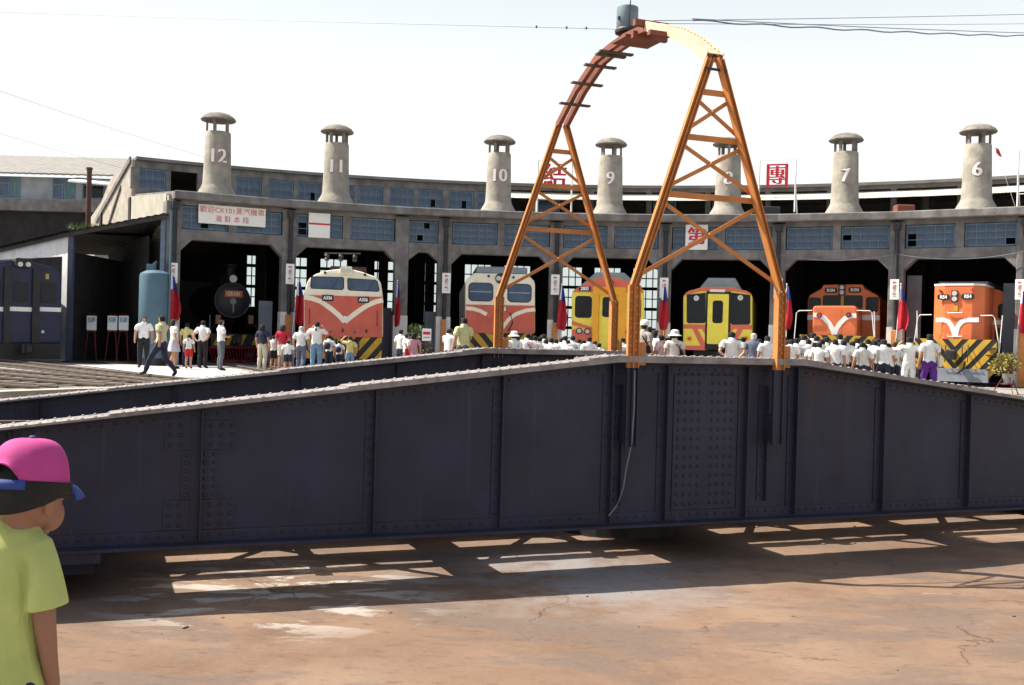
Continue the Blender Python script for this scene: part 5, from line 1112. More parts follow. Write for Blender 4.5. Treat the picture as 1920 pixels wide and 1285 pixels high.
def hat_mesh(kind):
    mb = MB()
    if kind == 'bucket': mb.lathe([(.175, 1.575), (.165, 1.59), (.108, 1.63), (.098, 1.71), (.06, 1.745), (.01, 1.75)], 20, (0, .005, 0))
    else: mb.lathe([(.1, 1.6), (.104, 1.64), (.09, 1.70), (.05, 1.735), (.01, 1.74)], 20, (0, .005, 0)); mb.flat([(-.07, .07), (.07, .07), (.06, .17), (0, .2), (-.06, .17)], 1.60, 1.612)
    return mb.mesh('hat', None, True)
HAT = {k: hat_mesh(k) for k in ('bucket', 'cap')}
LONG = MB().ball((0, -.05, 1.53), .1, 14, 10, (.95, .62, 1.5)).mesh('long_hair', None, True)
PONY = MB().tube([(0, -.09, 1.6), (0, -.15, 1.56), (0, -.14, 1.42), (0, -.12, 1.36)], [.02, .034, .03, .008], 10).mesh('ponytail', None, True)
BAG = MB().box((.2, -.05, .98), (.06, .2, .26)).tube([(.2, -.05, 1.1), (.1, -.13, 1.3), (-.1, -.02, 1.44)], .014, 6).mesh('shoulder_bag', None, True)
PACK = MB().ball((0, -.17, 1.2), .14, 14, 10, (.95, .55, 1.15)).mesh('backpack', None, True)
CLOTH = {}
def cl(c):
    if c not in CLOTH:
        T = {'white': (.74, .74, .73), 'offwhite': (.62, .60, .54), 'cream': (.55, .50, .30), 'yellow': (.6, .52, .22), 'lime': (.5, .52, .27), 'navy': (.022, .026, .055), 'black': (.016, .015, .018), 'grey': (.09, .10, .12), 'bluegrey': (.13, .15, .22), 'jeans': (.14, .25, .38), 'red': (.45, .015, .04), 'redskirt': (.5, .02, .02), 'pink': (.55, .25, .32), 'palepink': (.58, .42, .44), 'purple': (.09, .02, .2), 'greyshirt': (.3, .28, .25), 'stripe': (.42, .4, .45), 'khaki': (.5, .46, .36), 'hairgrey': (.42, .41, .4), 'hairblack': (.013, .011, .011), 'hairbrown': (.03, .018, .012), 'teal': (.1, .3, .3)}
        CLOTH[c] = mat('cloth_' + c if 'hair' not in c else c, T[c], 0.85, var=0.12, scale=8, bump=0.25, bscale=30)
    return CLOTH[c]
def person(px, head_y, d, h, face, pose, shirt, legs, label, hair='hairblack', hat=None, extra=(), group=None, lk='trousers', shoes='black', slim=1.0):
    slim *= 1.12
    p = at(px, hor(px), d); r = empty('person', (p.x, p.y, 0.0), -rad(face), label, 'person', group)
    s = h / 1.70; r.scale = (s * slim, s * slim, s); D = body_parts(pose)
    def part(me, name, m):
        o = bpy.data.objects.new(name, me); COL.objects.link(o); o.parent = r
        if m:
            if not me.materials: me.materials.append(None)
            o.material_slots[0].link = 'OBJECT'; o.material_slots[0].material = m
        return o
    part(D['body'], 'body', None); part(D['shirt'], 'shirt', cl(shirt))
    if lk == 'skirt': part(SKIRT, 'skirt', cl(legs))
    elif lk == 'dress': part(SKIRT, 'dress_skirt', cl(shirt))
    else: part(D[lk], lk, cl(legs))
    part(D['shoes'], 'shoes', cl(shoes)); part(D['hair'], 'hair', cl(hair))
    if hat: part(HAT[hat[0]], 'hat', cl(hat[1]))
    for e in extra: part({'long': LONG, 'pony': PONY, 'bag': BAG, 'pack': PACK}[e[0]], {'long': 'long_hair', 'pony': 'ponytail', 'bag': 'shoulder_bag', 'pack': 'backpack'}[e[0]], cl(e[1]))
    return r
AWAY, L, R_T, TOW = 0, -90, 90, 180
G1 = 'visitors standing in front of the engines'
P1 = [
 (270, 592, 33.0, 1.66, 165, 'stand', 'white', 'black', 'man in white shirt and black trousers facing the camera beside the blue tank', {}),
 (303, 596, 26.9, 1.62, -75, 'walk', 'cream', 'navy', 'man in cream shirt and navy trousers striding left past the tank', {}),
 (327, 600, 32.5, 1.58, 60, 'stride', 'white', 'stripe', 'woman in white top and striped skirt behind the striding man', dict(lk='skirt', extra=(('long', 'hairblack'),))),
 (351, 610, 35.0, 1.5, 10, 'stand', 'yellow', 'navy', 'person in yellow top behind the child in a red skirt', {}),
 (355, 626, 33.2, 1.12, 5, 'stand', 'white', 'redskirt', 'small child in white T-shirt and short red skirt', dict(lk='shorts', extra=(('pony', 'hairblack'),))),
 (381, 600, 33.8, 1.58, 15, 'hips', 'white', 'black', 'man in white shirt and dark trousers seen from behind next to the red-skirted child', {}),
 (415, 599, 32.3, 1.60, 60, 'fold', 'white', 'grey', 'man in white shirt and grey trousers standing sideways before the steam engine', {}),
 (493, 606, 33.0, 1.50, 20, 'stand', 'navy', 'khaki', 'woman in navy blouse and cream trousers right of the steam engine', dict(extra=(('long', 'hairblack'),))),
 (514, 627, 33.5, 1.15, 20, 'stand', 'white', 'black', 'boy in white shirt and black shorts beside the woman in navy', dict(lk='shorts')),
 (531, 607, 32.6, 1.50, 10, 'stand', 'red', 'offwhite', 'woman in red shirt with long dark hair', dict(lk='shorts', extra=(('long', 'hairbrown'),))),
 (541, 634, 31.6, 1.02, 0, 'stand', 'white', 'navy', 'small child in baggy white T-shirt and navy shorts in front of the red shirt', dict(lk='shorts', slim=1.15)),
 (565, 610, 32.0, 1.47, 12, 'stride', 'white', 'bluegrey', 'grey-haired man in white T-shirt and blue-grey trousers', dict(hair='hairgrey', slim=1.08)),
 (594, 598, 31.4, 1.62, 0, 'raise', 'white', 'jeans', 'woman in white T-shirt and light jeans raising a camera', dict(extra=(('pony', 'hairblack'),))),
 (618, 622, 32.4, 1.22, 15, 'stand', 'white', 'navy', 'child in white shirt and navy dungarees right of the woman in jeans', dict(extra=(('pack', 'navy'),))),
 (637, 634, 32.8, 1.06, 5, 'stand', 'white', 'navy', 'shorter child with crossed navy straps in front of the electric locomotive', dict(extra=(('pack', 'navy'),), lk='shorts')),
 (657, 619, 31.5, 1.20, -20, 'raise1', 'yellow', 'jeans', 'boy in pale yellow vest and jeans shading his eyes with one hand', {}),
 (752, 611, 32.5, 1.45, 40, 'stand', 'white', 'navy', 'person in white shirt by the pillar with the narrow flag', {}),
 (763, 620, 30.5, 1.32, 60, 'stand', 'white', 'bluegrey', 'shorter person in white shirt holding a red bag left of the bush', dict(extra=(('bag', 'red'),))),
 (776, 620, 31.5, 1.34, -10, 'stand', 'pink', 'pink', 'girl in pink dress beside the leafy bush', dict(lk='dress', extra=(('long', 'hairblack'),))),
 (843, 615, 29.5, 1.50, 45, 'fold', 'white', 'grey', 'stocky man in white shirt looking right below the fourth placard', dict(slim=1.12)),
 (869, 591, 27.0, 1.78, -35, 'look', 'lime', 'grey', 'tall man in pale green shirt in front of engine 116', {}),
 (943, 621, 27.5, 1.42, 25, 'look', 'offwhite', 'grey', 'man in off-white shirt right behind the far gantry foot', {}),
 (964, 622, 28.0, 1.40, 5, 'stand', 'white', 'black', 'person in white rounded hat and white shirt left of the schoolchildren', dict(hat=('bucket', 'white'))),
 (988, 622, 28.5, 1.42, 20, 'look', 'white', 'red', 'woman in white blouse with a red bag in the middle of the crowd', dict(extra=(('bag', 'red'),))),
 (1208, 602, 26.2, 1.76, 55, 'stand', 'greyshirt', 'grey', 'man in white cap and grey shirt with a shoulder strap', dict(hat=('cap', 'white'), extra=(('bag', 'black'),))),
 (1229, 617, 27.0, 1.58, 60, 'fold', 'white', 'grey', 'woman in white blouse between the cap and the pink shirt', dict(extra=(('long', 'hairblack'),))),
 (1240, 627, 26.2, 1.45, -50, 'fold', 'palepink', 'pink', 'girl in pale pink shirt with a ponytail', dict(extra=(('pony', 'hairblack'),))),
 (1265, 619, 25.9, 1.52, 10, 'stand', 'offwhite', 'khaki', 'woman in white bucket hat and off-white shirt with dark strap', dict(hat=('bucket', 'offwhite'), extra=(('bag', 'black'),))),
 (1372, 620, 26.2, 1.58, 5, 'hips', 'white', 'navy', 'man in pale shirt below the yellow railcar door', dict(slim=1.1)),
 (1393, 629, 27.0, 1.46, -15, 'stand', 'white', 'navy', 'short dark-haired person right of the man below the yellow railcar', {}),
 (1413, 624, 26.6, 1.56, 20, 'stand', 'bluegrey', 'grey', 'white-haired man in grey-blue shirt', dict(hair='hairgrey')),
 (1438, 627, 26.3, 1.50, -10, 'look', 'white', 'navy', 'person in white shirt left of the right gantry leg', {}),
 (1217, 611, 27.8, 1.68, 20, 'stand', 'white', 'navy', 'man in white shirt half hidden behind the capped man and the pink girl', {}),
 (1252, 630, 27.6, 1.4, -20, 'stand', 'offwhite', 'navy', 'short person in off-white shirt between the ponytail girl and the bucket hat', {}),
 (1384, 634, 28.4, 1.42, 10, 'stand', 'white', 'navy', 'child in white shirt peeking out left of the white-haired man', {}),
 (1424, 634, 27.9, 1.42, -25, 'fold', 'white', 'navy', 'dark-haired person directly right of the white-haired man', {}),
 (1705, 636, 25.8, 1.56, 0, 'raise', 'white', 'white', 'person all in white holding a camera up with both hands', {}),
 (1743, 628, 25.6, 1.64, -8, 'stride', 'white', 'purple', 'person in white shirt and purple trousers with a white shoulder bag', dict(extra=(('bag', 'offwhite'),))),
]
for px, hy, d, h, fc, pose, sh, lg_, lb, kw in P1: person(px, hy, d, h, fc, pose, sh, lg_, lb, group=G1, **kw)
rs = random.Random(5)
ORD = ['first', 'second', 'third', 'fourth', 'fifth', 'sixth', 'seventh', 'eighth', 'ninth', 'tenth', 'eleventh', 'twelfth', 'thirteenth', 'fourteenth', 'fifteenth', 'sixteenth', 'seventeenth', 'eighteenth', 'nineteenth', 'twentieth', 'twenty-first', 'twenty-second', 'twenty-third', 'twenty-fourth', 'twenty-fifth', 'twenty-sixth', 'twenty-seventh', 'twenty-eighth', 'twenty-ninth', 'thirtieth', 'thirty-first', 'thirty-second', 'thirty-third', 'thirty-fourth']
for ci, (px, hy) in enumerate(sorted(((1003, 634), (1013, 636), (1024, 641), (1034, 638), (1043, 640), (1053, 638), (1064, 642), (1074, 634), (1086, 640), (1094, 642), (1105, 636), (1116, 644), (1124, 648), (1156, 640), (1168, 638), (1176, 642), (1218, 636), (1222, 641), (1030, 650), (1049, 650), (1081, 649), (1100, 650), (1060, 634), (1020, 631)))):
    hy -= 6; ST = ORD[ci] + ' child from the left in the white-shirted crowd behind the middle of the turntable'; d = rs.uniform(26.8, 29.5); person(px, hy, d, EYE + (hor(px) - hy) / F_PX * d, rs.uniform(-35, 40), rs.choice(('stand', 'fold', 'stand', 'look')), rs.choice(('white', 'white', 'white', 'offwhite')), 'navy', ST, group='children in the middle of the crowd', extra=rs.choice(((), (), (('pony', 'hairblack'),))))
for ci, (px, hy) in enumerate(sorted(((1470, 629), (1482, 634), (1493, 632), (1507, 626), (1516, 634), (1524, 622), (1531, 628), (1541, 634), (1549, 630), (1559, 638), (1566, 634), (1574, 624), (1582, 636), (1590, 640), (1599, 638), (1607, 632), (1617, 640), (1627, 634), (1640, 636), (1650, 640), (1678, 640), (1612, 646), (1536, 640), (1500, 640), (1570, 642), (1657, 634), (1477, 636), (1512, 632), (1553, 636), (1586, 630), (1622, 644), (1646, 632), (1666, 642), (1528, 640)))):
    SR = 'student in white shirt, ' + ORD[ci] + ' from the left in the row right of the gantry'; d = rs.uniform(25.2, 28.5); person(px, hy, d, EYE + (hor(px) - hy) / F_PX * d, rs.uniform(-30, 30), rs.choice(('stand', 'hips', 'fold', 'stride', 'look')), rs.choice(('white', 'white', 'white', 'offwhite')), rs.choice(('navy', 'navy', 'black')), SR, group='students in front of the orange locomotives', slim=rs.uniform(.98, 1.12))

# ------------------------------------------------------------------ the child in the foreground
def merged(mbs, name, m, voxel, parent, smooth_it=6):
    me = bpy.data.meshes.new(name); vs_, fs_ = [], []
    for mb in mbs:
        o_ = len(vs_); vs_ += [tuple(v) for v in mb.v]; fs_ += [[i + o_ for i in f] for f in mb.f]
    me.from_pydata(vs_, [], fs_); o = bpy.data.objects.new(name, me); COL.objects.link(o)
    rm = o.modifiers.new('r', 'REMESH'); rm.mode = 'VOXEL'; rm.voxel_size = voxel; sm = o.modifiers.new('s', 'SMOOTH'); sm.iterations = smooth_it; sm.factor = 0.5
    nm = bpy.data.meshes.new_from_object(o.evaluated_get(bpy.context.evaluated_depsgraph_get())); COL.objects.unlink(o); bpy.data.objects.remove(o)
    nm.materials.clear(); nm.materials.append(m); nm.polygons.foreach_set('use_smooth', [True] * len(nm.polygons))
    q = bpy.data.objects.new(name, nm); COL.objects.link(q); q.parent = parent; return q
CD = 2.55
cp = at(20, 640, CD); kid = empty('person', (cp.x, cp.y, 0), 0, 'child in pink cap with blue brim and lime T-shirt standing closest to the camera', 'person')
kid.rotation_euler = (0, 0, rad(-10))
# local: x to the right of the frame, y away from the camera; head turned to the right and a little away
HZ = 0.838; HX = 0.038
hd = []
head = MB().ball((0, 0, 0), 1, 32, 24)
for v in head.v:
    z = v.z; fx = v.y
    v.x *= 0.070 * (1.0 - 0.10 * max(0, -z)); v.z *= 0.098; v.y *= 0.086
    if z < -0.2: v.y += 0.012 * (-z - 0.2); v.x *= 1 - 0.22 * (-z - .2)
nose = MB().ball((0, 0.088, -0.028), 0.010, 10, 8, (0.9, 1.0, 1.1)).ball((0, 0.083, -0.014), 0.009, 10, 8, (.8, 1, 2))
cheek = MB().ball((0.034, 0.040, -0.046), 0.034, 14, 10, (.9, 1.1, 1.2)).ball((-0.034, 0.040, -0.046), 0.034, 14, 10, (.9, 1.1, 1.2)).ball((0, 0.066, -0.058), 0.022, 12, 8, (1.2, .8, 1.1)).ball((0, 0.058, -0.083), 0.020, 12, 8, (1.3, .9, .8))
lips = MB().ball((0, 0.082, -0.058), 0.007, 10, 8, (1.7, .7, .6)).ball((0, 0.080, -0.066), 0.007, 10, 8, (1.5, .7, .6))
ears = MB()
for s in (-1, 1): ears.ball((s * 0.071, -0.012, -0.022), 0.024, 12, 10, (0.38, 0.8, 1.2))
neck = MB().tube([(0, -0.012, -0.05), (0, -0.022, -0.1), (-0.012, -0.026, -0.125)], [0.040, 0.037, 0.037], 16)
Mh = Matrix.Translation((HX, 0.03, HZ)) @ Matrix.Rotation(rad(-5), 4, 'Z') @ Matrix.Rotation(rad(-9), 4, 'X') @ Matrix.Diagonal((1.04, 1.04, 1.054, 1))
for q in (head, nose, cheek, lips, ears, neck): q.v = [Mh @ v for v in q.v]
bd = [head, nose, cheek, lips, ears, neck]
tor = MB().tube([(0.01, 0.012, .77), (0, 0, .72), (0, 0, .62), (0, 0, .50), (0, 0, .40)], [0.045, 0.066, 0.072, 0.070, 0.075], 20)
tor.v = [Vector((v.x * 1.12, v.y * .85, v.z)) for v in tor.v]; bd.append(tor)
def limb(pts, rs): return MB().tube(pts, rs, 16)
for s in (-1, 1): bd.append(limb([(s * 0.06, 0, .725), (s * 0.09, 0.0, .70), (s * 0.106, -.008, .62), (s * 0.114, -.006, .53), (s * 0.113, .018, .43), (s * 0.110, .04, .365)], [0.036, 0.033, 0.030, 0.026, 0.020, 0.017]))
for s in (-1, 1):
    hx = s * 0.108
    bd.append(MB().ball((hx, .055, .335), 0.024, 14, 10, (0.55, 0.95, 1.25)))
    for j, (dy, ln) in enumerate(((-.018, .034), (-.006, .041), (.007, .044), (.019, .040))): bd.append(limb([(hx, .055 + dy, .318), (hx - s * .003, .057 + dy * 1.1, .318 - ln * .55), (hx - s * .012, .057 + dy * 1.1, .308 - ln)], [0.0075, 0.007, 0.0055]))
    bd.append(limb([(hx - s * .004, .068, .348), (hx - s * .012, .086, .328), (hx - s * .014, .089, .305)], [0.009, 0.0085, 0.0065]))
    bd.append(limb([(s * .045, 0, .40), (s * .048, .005, .22), (s * .05, -.01, .13), (s * .05, -.01, .06)], [0.048, 0.036, 0.032, 0.024])); bd.append(limb([(s * .05, -.02, .058), (s * .06, .1, .052)], [0.032, 0.026]))
KS = mat('child_skin', (0.24, 0.11, 0.068), 0.5, var=0.05, scale=12)
merged(bd, 'body', KS, 0.0042, kid, 9)
# T-shirt with loose sleeves and hem
M['lime'] = mat('lime_cotton', (0.38, 0.41, 0.13), 0.9, var=0.08, scale=10, bump=0.0)
def fold_bump(m):
    n = m.node_tree.nodes; l = m.node_tree.links; b = n['Principled BSDF']; tc = n.new('ShaderNodeTexCoord'); mp = n.new('ShaderNodeMapping'); mp.inputs['Scale'].default_value = (16, 16, 4.5); mp.inputs['Rotation'].default_value = (0.25, 0.3, 0)
    l.new(tc.outputs['Object'], mp.inputs[0]); z = n.new('ShaderNodeTexNoise'); z.inputs['Scale'].default_value = 1.0; z.inputs['Detail'].default_value = 2.5; z.inputs['Distortion'].default_value = 0.6; l.new(mp.outputs[0], z.inputs['Vector'])
    w = n.new('ShaderNodeTexNoise'); w.inputs['Scale'].default_value = 420; l.new(tc.outputs['Object'], w.inputs['Vector'])
    a = n.new('ShaderNodeMath'); a.operation = 'MULTIPLY_ADD'; l.new(w.outputs['Fac'], a.inputs[0]); a.inputs[1].default_value = 0.06; l.new(z.outputs['Fac'], a.inputs[2])
    p = n.new('ShaderNodeBump'); p.inputs['Strength'].default_value = 0.75; p.inputs['Distance'].default_value = 0.02; l.new(a.outputs[0], p.inputs['Height']); l.new(p.outputs[0], b.inputs['Normal'])
fold_bump(M['lime'])
def garment(rings, n=40):
    mb = MB()
    for c, ax, ay, wav in rings:
        for k in range(n):
            a = 2 * pi * k / n; w = 1 + wav * (sin(5 * a + c[2] * 18) * .5 + sin(9 * a - c[2] * 31) * .35)
            mb.v.append(Vector((c[0] + ax * w * cos(a), c[1] + ay * w * sin(a), c[2])))
    mb.f = [[i * n + k, i * n + (k + 1) % n, (i + 1) * n + (k + 1) % n, (i + 1) * n + k] for i in range(len(rings) - 1) for k in range(n)]
    mb.f += [list(range(n))[::-1], [(len(rings) - 1) * n + k for k in range(n)]]
    return mb
g = [garment([((0.008, .012, .788), .040, .040, 0), ((0.006, .009, .776), .056, .048, .0), ((0.002, .002, .754), .082, .060, .0), ((0, 0, .715), .096, .074, .008), ((0, 0, .64), .090, .078, .03), ((0, 0, .55), .086, .080, .045), ((0, 0, .45), .090, .083, .07), ((0, 0, .38), .097, .087, .085), ((0, 0, .345), .1, .089, .09)])]
for s in (-1, 1):
    sl_ = MB(); n = 24
    R5 = [((s * .060, 0, .733), .036, (s * .55, 0, -.5)), ((s * .088, 0, .716), .040, (s * .6, 0, -.8)), ((s * .103, -.004, .685), .040, (s * .4, 0, -1)), ((s * .112, -.006, .64), .045, (s * .22, 0, -1)), ((s * .119, -.008, .588), .052, (s * .16, 0, -1)), ((s * .121, -.008, .572), .053, (s * .16, 0, -1))]
    for c, r, ax in R5:
        ax = Vector(ax).normalized(); a_ = Vector((0, 1, 0)); b_ = ax.cross(a_)
        for k in range(n):
            t = 2 * pi * k / n; w = 1 + .035 * sin(3 * t + c[2] * 30); sl_.v.append(Vector(c) + (a_ * cos(t) * r * 1.05 + b_ * sin(t) * r * .82) * w)
    sl_.f = [[i * n + k, i * n + (k + 1) % n, (i + 1) * n + (k + 1) % n, (i + 1) * n + k] for i in range(5) for k in range(n)] + [list(range(n))[::-1], [5 * n + k for k in range(n)]]
    g.append(sl_)
shirt = merged(g, 'shirt', M['lime'], 0.0055, kid, 4)
merged([MB().ball((0, 0, .38), .085, 24, 14, (1.12, .95, .8)), limb([(-.045, 0, .39), (-.05, 0, .22)], [.052, .056]), limb([(.045, 0, .39), (.05, 0, .22)], [.052, .056])], 'shorts', cl('navy'), 0.006, kid)
# hair below the cap, cap with rear opening, strap, brim and button (local head frame: y is the face direction)
hr = MB(); n = 40
for i in range(11):
    t = i / 10
    for k in range(n + 1):
        a = rad(128 + 284 * k / n); f = max(0.0, cos(a - rad(270))); z = 0.03 - t * (0.034 + 0.045 * f); r = 1.045 + 0.012 * sin(k * 2.3) - 0.06 * t * t
        hr.v.append(Vector((0.072 * r * cos(a) * 1.0, 0.088 * r * sin(a), z)))
hr.f = [[i * (n + 1) + k, i * (n + 1) + k + 1, (i + 1) * (n + 1) + k + 1, (i + 1) * (n + 1) + k] for i in range(10) for k in range(n)]
hr.ball((0, -0.002, 0.012), 1.0, 28, 18, (0.0735, 0.091, 0.092)); hr.v = [Mh @ v if i < 11 * (n + 1) or v.z > -0.004 else Mh @ Vector((v.x * .8, v.y * .8, -0.004)) for i, v in enumerate(hr.v)]; o = hr.build('hair', M['hair'], kid, smooth=True); o.modifiers.new('t', 'SOLIDIFY').thickness = 0.012
M['pinkcap'] = mat('magenta_cap_cloth', (0.40, 0.04, 0.19), 0.8, var=0.06, scale=14, bump=0.06, bscale=200); M['bluecap'] = mat('blue_cap_trim', (0.02, 0.045, 0.2), 0.7, var=0.06, scale=14)
cpm = MB(); n, q = 48, 14
for i in range(q + 1):
    t = i / q; el = t * pi / 2
    for k in range(n):
        a = 2 * pi * k / n; back = max(0, cos(a - rad(270)));
        lift = 0.058 * max(0, 1 - ((math.degrees(abs((a - rad(270) + pi) % (2 * pi) - pi))) / 34) ** 2) ** 0.5 if abs((a - rad(270) + pi) % (2 * pi) - pi) < rad(34) else 0
        zz = 0.004 + (0.112) * sin(el); zz = max(zz, 0.004 + lift) if t < 0.5 else zz
        rr_ = cos(el) ** 0.55
        seam = 1 - 0.012 * abs(cos(3 * a)) ** 8
        cpm.v.append(Vector((0.083 * rr_ * cos(a) * seam, 0.100 * rr_ * sin(a) * seam, zz)))
cpm.f = [[i * n + k, i * n + (k + 1) % n, (i + 1) * n + (k + 1) % n, (i + 1) * n + k] for i in range(q) for k in range(n)]
Mc = Mh @ Matrix.Translation((0, -0.004, 0.012)) @ Matrix.Rotation(rad(4), 4, 'X')
cpm.v = [Mc @ v for v in cpm.v]; cap = cpm.build('cap', M['pinkcap'], kid, smooth=True); cap.modifiers.new('t', 'SOLIDIFY').thickness = 0.004
st = MB()
for k in range(13): 
    a = rad(270 - 40 + 80 * k / 12)
    for z in (0.002, 0.024): st.v.append(Mc @ Vector((0.085 * cos(a), 0.102 * sin(a), z)))
st.f = [[2 * k, 2 * k + 2, 2 * k + 3, 2 * k + 1] for k in range(12)]; o = st.build('cap_strap', M['bluecap'], cap, smooth=True); o.modifiers.new('t', 'SOLIDIFY').thickness = 0.003
br = MB(); n = 24
for j in range(7):
    t = j / 6
    for k in range(n + 1):
        a = rad(90 - 56 + 112 * k / n); ext = 0.056 * t * (1 - ((k / n - .5) * 2) ** 4 * .75)
        x, y = 0.083 * cos(a), 0.100 * sin(a); br.v.append(Mc @ Vector((x * (1 + .15 * t), y + ext, 0.008 - 0.026 * t * t - 0.016 * (x / 0.083) ** 2 * (.3 + t * .7))))
br.f = [[j * (n + 1) + k, j * (n + 1) + k + 1, (j + 1) * (n + 1) + k + 1, (j + 1) * (n + 1) + k] for j in range(6) for k in range(n)]
o = br.build('cap_brim', M['bluecap'], cap, smooth=True); o.modifiers.new('t', 'SOLIDIFY').thickness = 0.004
b_ = MB().ball((0, 0, 0.117), 0.009, 12, 8, (1, 1, .6)); b_.v = [Mc @ v for v in b_.v]; b_.build('cap_button', M['bluecap'], cap, smooth=True)
for s in (-1, 1):
    e = MB().ball((s * 0.029, 0.070, -0.008), 0.011, 14, 10); e.v = [Mh @ v for v in e.v]; e.build('eye', M['silver'], kid, smooth=True)
    e = MB().ball((s * 0.0295, 0.0785, -0.008), 0.0052, 10, 8, (1, .6, 1)); e.v = [Mh @ v for v in e.v]; e.build('iris', M['hair'], kid, smooth=True)

# ------------------------------------------------------------------ plants, easels, notices
M['leaf'] = mat('shrub_leaf', (0.055, 0.095, 0.022), 0.6, var=0.35, scale=7, dirt=(0.13, 0.16, 0.03), dscale=6); M['leafy'] = mat('yellow_green_leaf', (0.26, 0.22, 0.05), 0.6, var=0.35, scale=7, dirt=(0.07, 0.11, 0.03), dscale=7)
M['pot'] = mat('grey_pot', (0.3, 0.3, 0.29), 0.7)
def plant(px, d, h, w, m, label, seed, pot=True, n=420, z0=0.0):
    p = at(px, 640, d); r = empty('potted_plant' if pot else 'shrub', (p.x, p.y, z0), 0, label, 'plant'); q = random.Random(seed)
    lf = MB()
    lob = [(q.uniform(-.6, .6) * w / 2, q.uniform(-.6, .6) * w / 2, q.uniform(.45, .9) * h, q.uniform(.25, .45) * w) for _ in range(7)]
    for _ in range(n):
        cx_, cy_, cz_, rr2 = q.choice(lob); u_ = Vector((q.gauss(0, 1), q.gauss(0, 1), q.gauss(0, 1))).normalized() * rr2 * q.uniform(.5, 1)
        c_ = Vector((cx_, cy_, cz_)) + u_; dr_ = (u_ + Vector((0, 0, q.uniform(-.1, .2)))).normalized(); sd = dr_.orthogonal().normalized(); sd.rotate(Matrix.Rotation(q.uniform(0, 6.28), 3, dr_)); l_ = q.uniform(.07, .14)
        lf.add([c_, c_ + dr_ * l_ * .5 + sd * l_ * .25, c_ + dr_ * l_, c_ + dr_ * l_ * .5 - sd * l_ * .25], [(0, 1, 2, 3)])
    lf.build('leaves', M[m], r)
    stm = MB()
    for k in range(5): stm.tube([(q.uniform(-.05, .05), q.uniform(-.05, .05), 0.1 * h), (q.uniform(-.2, .2) * w, q.uniform(-.2, .2) * w, .75 * h)], [.018, .008], 6)
    stm.build('stems', M['timber'], r)
    if pot: MB().lathe([(.11, 0), (.16, .26), (.17, .28), (.15, .28), (.14, .22)], 18).build('pot', M['pot'], r, smooth=True)
    return r
plant(790, 33.0, 1.55, 0.75, 'leaf', 'dark green leafy bush in front of the narrow bay', 1); plant(1640, 33.0, 1.5, 0.8, 'leaf', 'rounded green bush behind the students right of the R104 engine', 2)
plant(1022, 33.5, 1.25, 0.6, 'leaf', 'low bush by the pillar left of the amber railcar', 3); plant(1695, 33.2, 1.45, 0.6, 'leaf', 'dark bush by the pillar between the orange locomotives', 4)
st_ = at(1892, 640, 30.0); pl = plant(1892, 30.0, 0.75, 0.7, 'leafy', 'yellow-green potted plant on a red stand at the right edge', 6, True, 520, 0.32)
so = empty('plant_stand', (st_.x, st_.y, 0), 0, 'red metal plant stand holding the yellow-green plant at the right edge', 'stand'); M['redmetal'] = mat('red_metal', (0.14, 0.01, 0.012), 0.5)
for k in range(3): MB().tube([(.42 * cos(k * 2.1 + .4), .42 * sin(k * 2.1 + .4), 0.0), (.13 * cos(k * 2.1 + .4), .13 * sin(k * 2.1 + .4), .5), (.2 * cos(k * 2.1 + .4), .2 * sin(k * 2.1 + .4), .95)], 0.016, 6).build('leg', M['redmetal'], so)
MB().tube([(.2 * cos(a * .3927), .2 * sin(a * .3927), .3) for a in range(17)], 0.012, 6).flat([(.2 * cos(a * .785), .2 * sin(a * .785)) for a in range(8)], .295, .31).build('shelf', M['redmetal'], so)
EL = ['photo board on red easel, leftmost of the three in the dark shed', 'photo board on red easel, middle one of the three in the dark shed', 'photo board on red easel, nearest to the blue tank in the dark shed']
M['photo'] = mat('display_photo', (0.3, 0.38, 0.45), 0.5, var=0.6, scale=9)
for px, lb in zip((172, 211, 232), EL):
    p = at(px, 606, 37.3); k = 37.3 / F_PX; e = empty('easel', (p.x, p.y, 0.05), 0, lb, 'easel', 'photo boards on red easels'); z = p.z - 0.05
    b = MB().box((0, 0, z), (18 * k, 0.03, 27 * k)).build('board', M['white_paint'], e); MB().box((0, -0.02, z + 6 * k), (15 * k, 0.006, 10 * k)).build('photo', M['photo'], b)
    for x in (-.22, .22): MB().tube([(x, -.05, 0), (x * .3, .03, z + .35)], 0.014, 6).build('leg', M['redmetal'], e)
    MB().tube([(0, .5, 0), (0, .05, z + .3)], 0.014, 6).tube([(-.16, -.02, z - .3), (.16, -.02, z - .3)], 0.014, 6).build('leg', M['redmetal'], e)
p = at(800, 628, 32.3); e = empty('notice_board', (p.x, p.y, 0), 0, 'small white notice board on a thin post before the leafy bush', 'sign')
b = MB().box((0, 0, p.z), (0.28, 0.02, 0.38)).build('board', M['white'], e); MB().tube([(0, .02, 0), (0, .02, p.z)], 0.012, 6).build('post', M['redmetal'], e); MB().box((0, -.013, p.z + .05), (.22, .004, .09)).build('print', M['red_ink'], b); MB().box((0, -.013, p.z - .08), (.2, .004, .02)).build('print', M['bluegrey_print'] if 'bluegrey_print' in M else M['glass_blue'], b)
for i, (px, py) in enumerate(((1012, 664),)):
    pass
# weeds on the shed roof
p = at(168, 428, 38.5); w_ = MB(); q = random.Random(9)
for _ in range(160):
    x, y = q.uniform(-.75, .55), q.uniform(-.3, .3); h_ = q.uniform(.06, .26); w_.add([(x - .015, y, -.05), (x + .015, y, -.05), (x + q.uniform(-.1, .1), y + q.uniform(-.1, .1), h_)], [(0, 1, 2)])
o = w_.build('roof_weeds', M['leaf']); o.location = p; tag(o, 'tuft of weeds growing on the shed roof around the flue', 'weeds', kind='stuff')

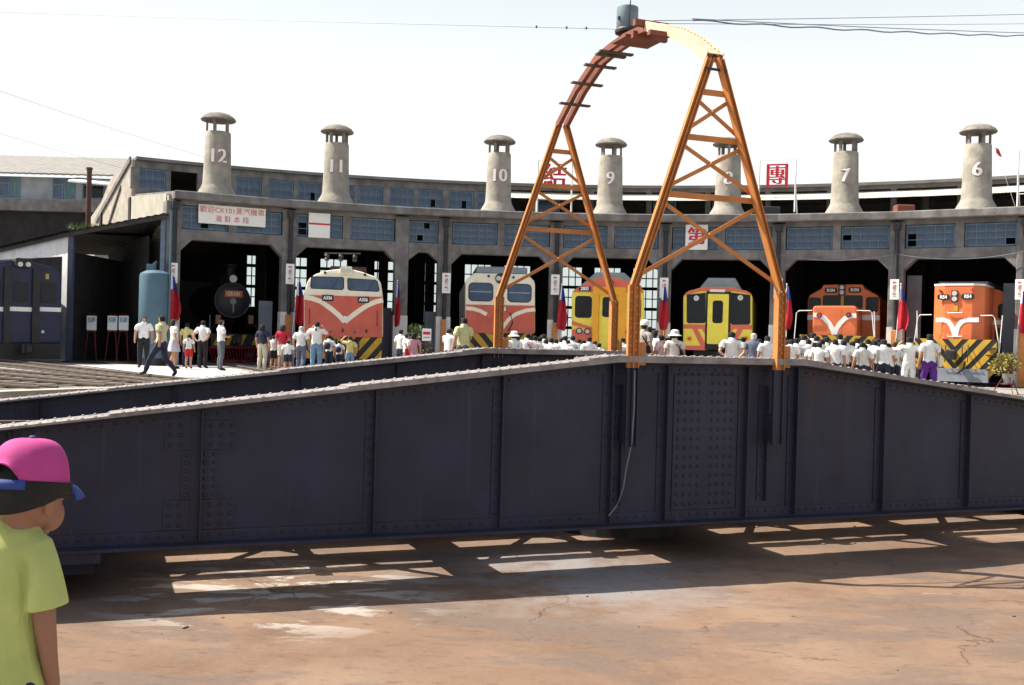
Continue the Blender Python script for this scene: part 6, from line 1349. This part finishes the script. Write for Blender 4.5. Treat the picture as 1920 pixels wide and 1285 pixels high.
# ------------------------------------------------------------------ overhead wires
M['wire'] = mat('wire', (0.16, 0.20, 0.30), 0.5)
def wire(pts, r, label, name='overhead_wire', sag=0.0, twist=0.0):
    a, b = Vector(pts[0]), Vector(pts[1]); n = 60; P = []
    for i in range(n + 1):
        t = i / n; v = a.lerp(b, t); v.z -= sag * 4 * t * (1 - t); v.z += twist * sin(i * 1.1) ; P.append(v)
    o = MB().tube(P, r, 6).build(name, M['wire'], smooth=True); return tag(o, label, 'wire', 'overhead wires')
e1 = at(2100, 22, 22); wire((l2w((0.1, -0.5, 5.52)), e1), 0.005, 'thin upper wire running right from the gantry head', sag=0.02)
e2 = at(2100, 42, 22.3); wire((l2w((0.12, -0.45, 5.5)), e2), 0.004, 'thin wire running right just below the topmost wire', sag=0.03)
e3 = at(2100, 69, 20); wire((l2w((0.25, -1.25, 5.34)), e3), 0.010, 'thick lashed cable running right from the gantry with a wavy line', sag=0.06, twist=0.012)
wire((l2w((0.25, -1.25, 5.36)), at(2100, 66, 20)), 0.006, 'messenger wire above the thick lashed cable', sag=0.03)
e4 = at(-200, 16, 24); wire((l2w((-0.10, 0.1, 5.54)), e4), 0.0045, 'thin wire running left from the gantry drum', sag=0.02)
for i, px in enumerate((1082, 1117, 1140)):
    b = l2w((-0.10, 0.1, 5.54)).lerp(e4, (0.028, 0.045, 0.072)[2 - i]); o = MB().lathe([(.008, -.018), (.016, -.012), (.009, 0), (.016, .012), (.008, .018)], 10).build('insulator', M['dark_steel']); o.location = b; tag(o, ('leftmost of three small dark insulators', 'middle one of three small dark insulators', 'rightmost of three small dark insulators')[i] + ' on the wire left of the drum', 'insulator', 'insulators on the left wire')
wire((at(-150, 118, 30), at(420, 305, 46)), 0.006, 'faint wire slanting down across the sky at the left', sag=0.1)
wire((at(-150, 205, 32), at(330, 340, 52)), 0.005, 'fainter lower wire slanting down across the sky at the left', sag=0.1)
# lamp cord and hand lamp hanging in the steam stall, festoon wire on the right bays
for i in (6, 7):
    a, b = pol(COLA[i], RF - .12, 4.62), pol(COLA[i + 1], RF - .12, 4.62); wire((a, b), 0.010, ('slack wire strung below the windows of the R104 bay', 'slack wire strung below the windows of the rightmost bay')[i - 6], sag=0.22)
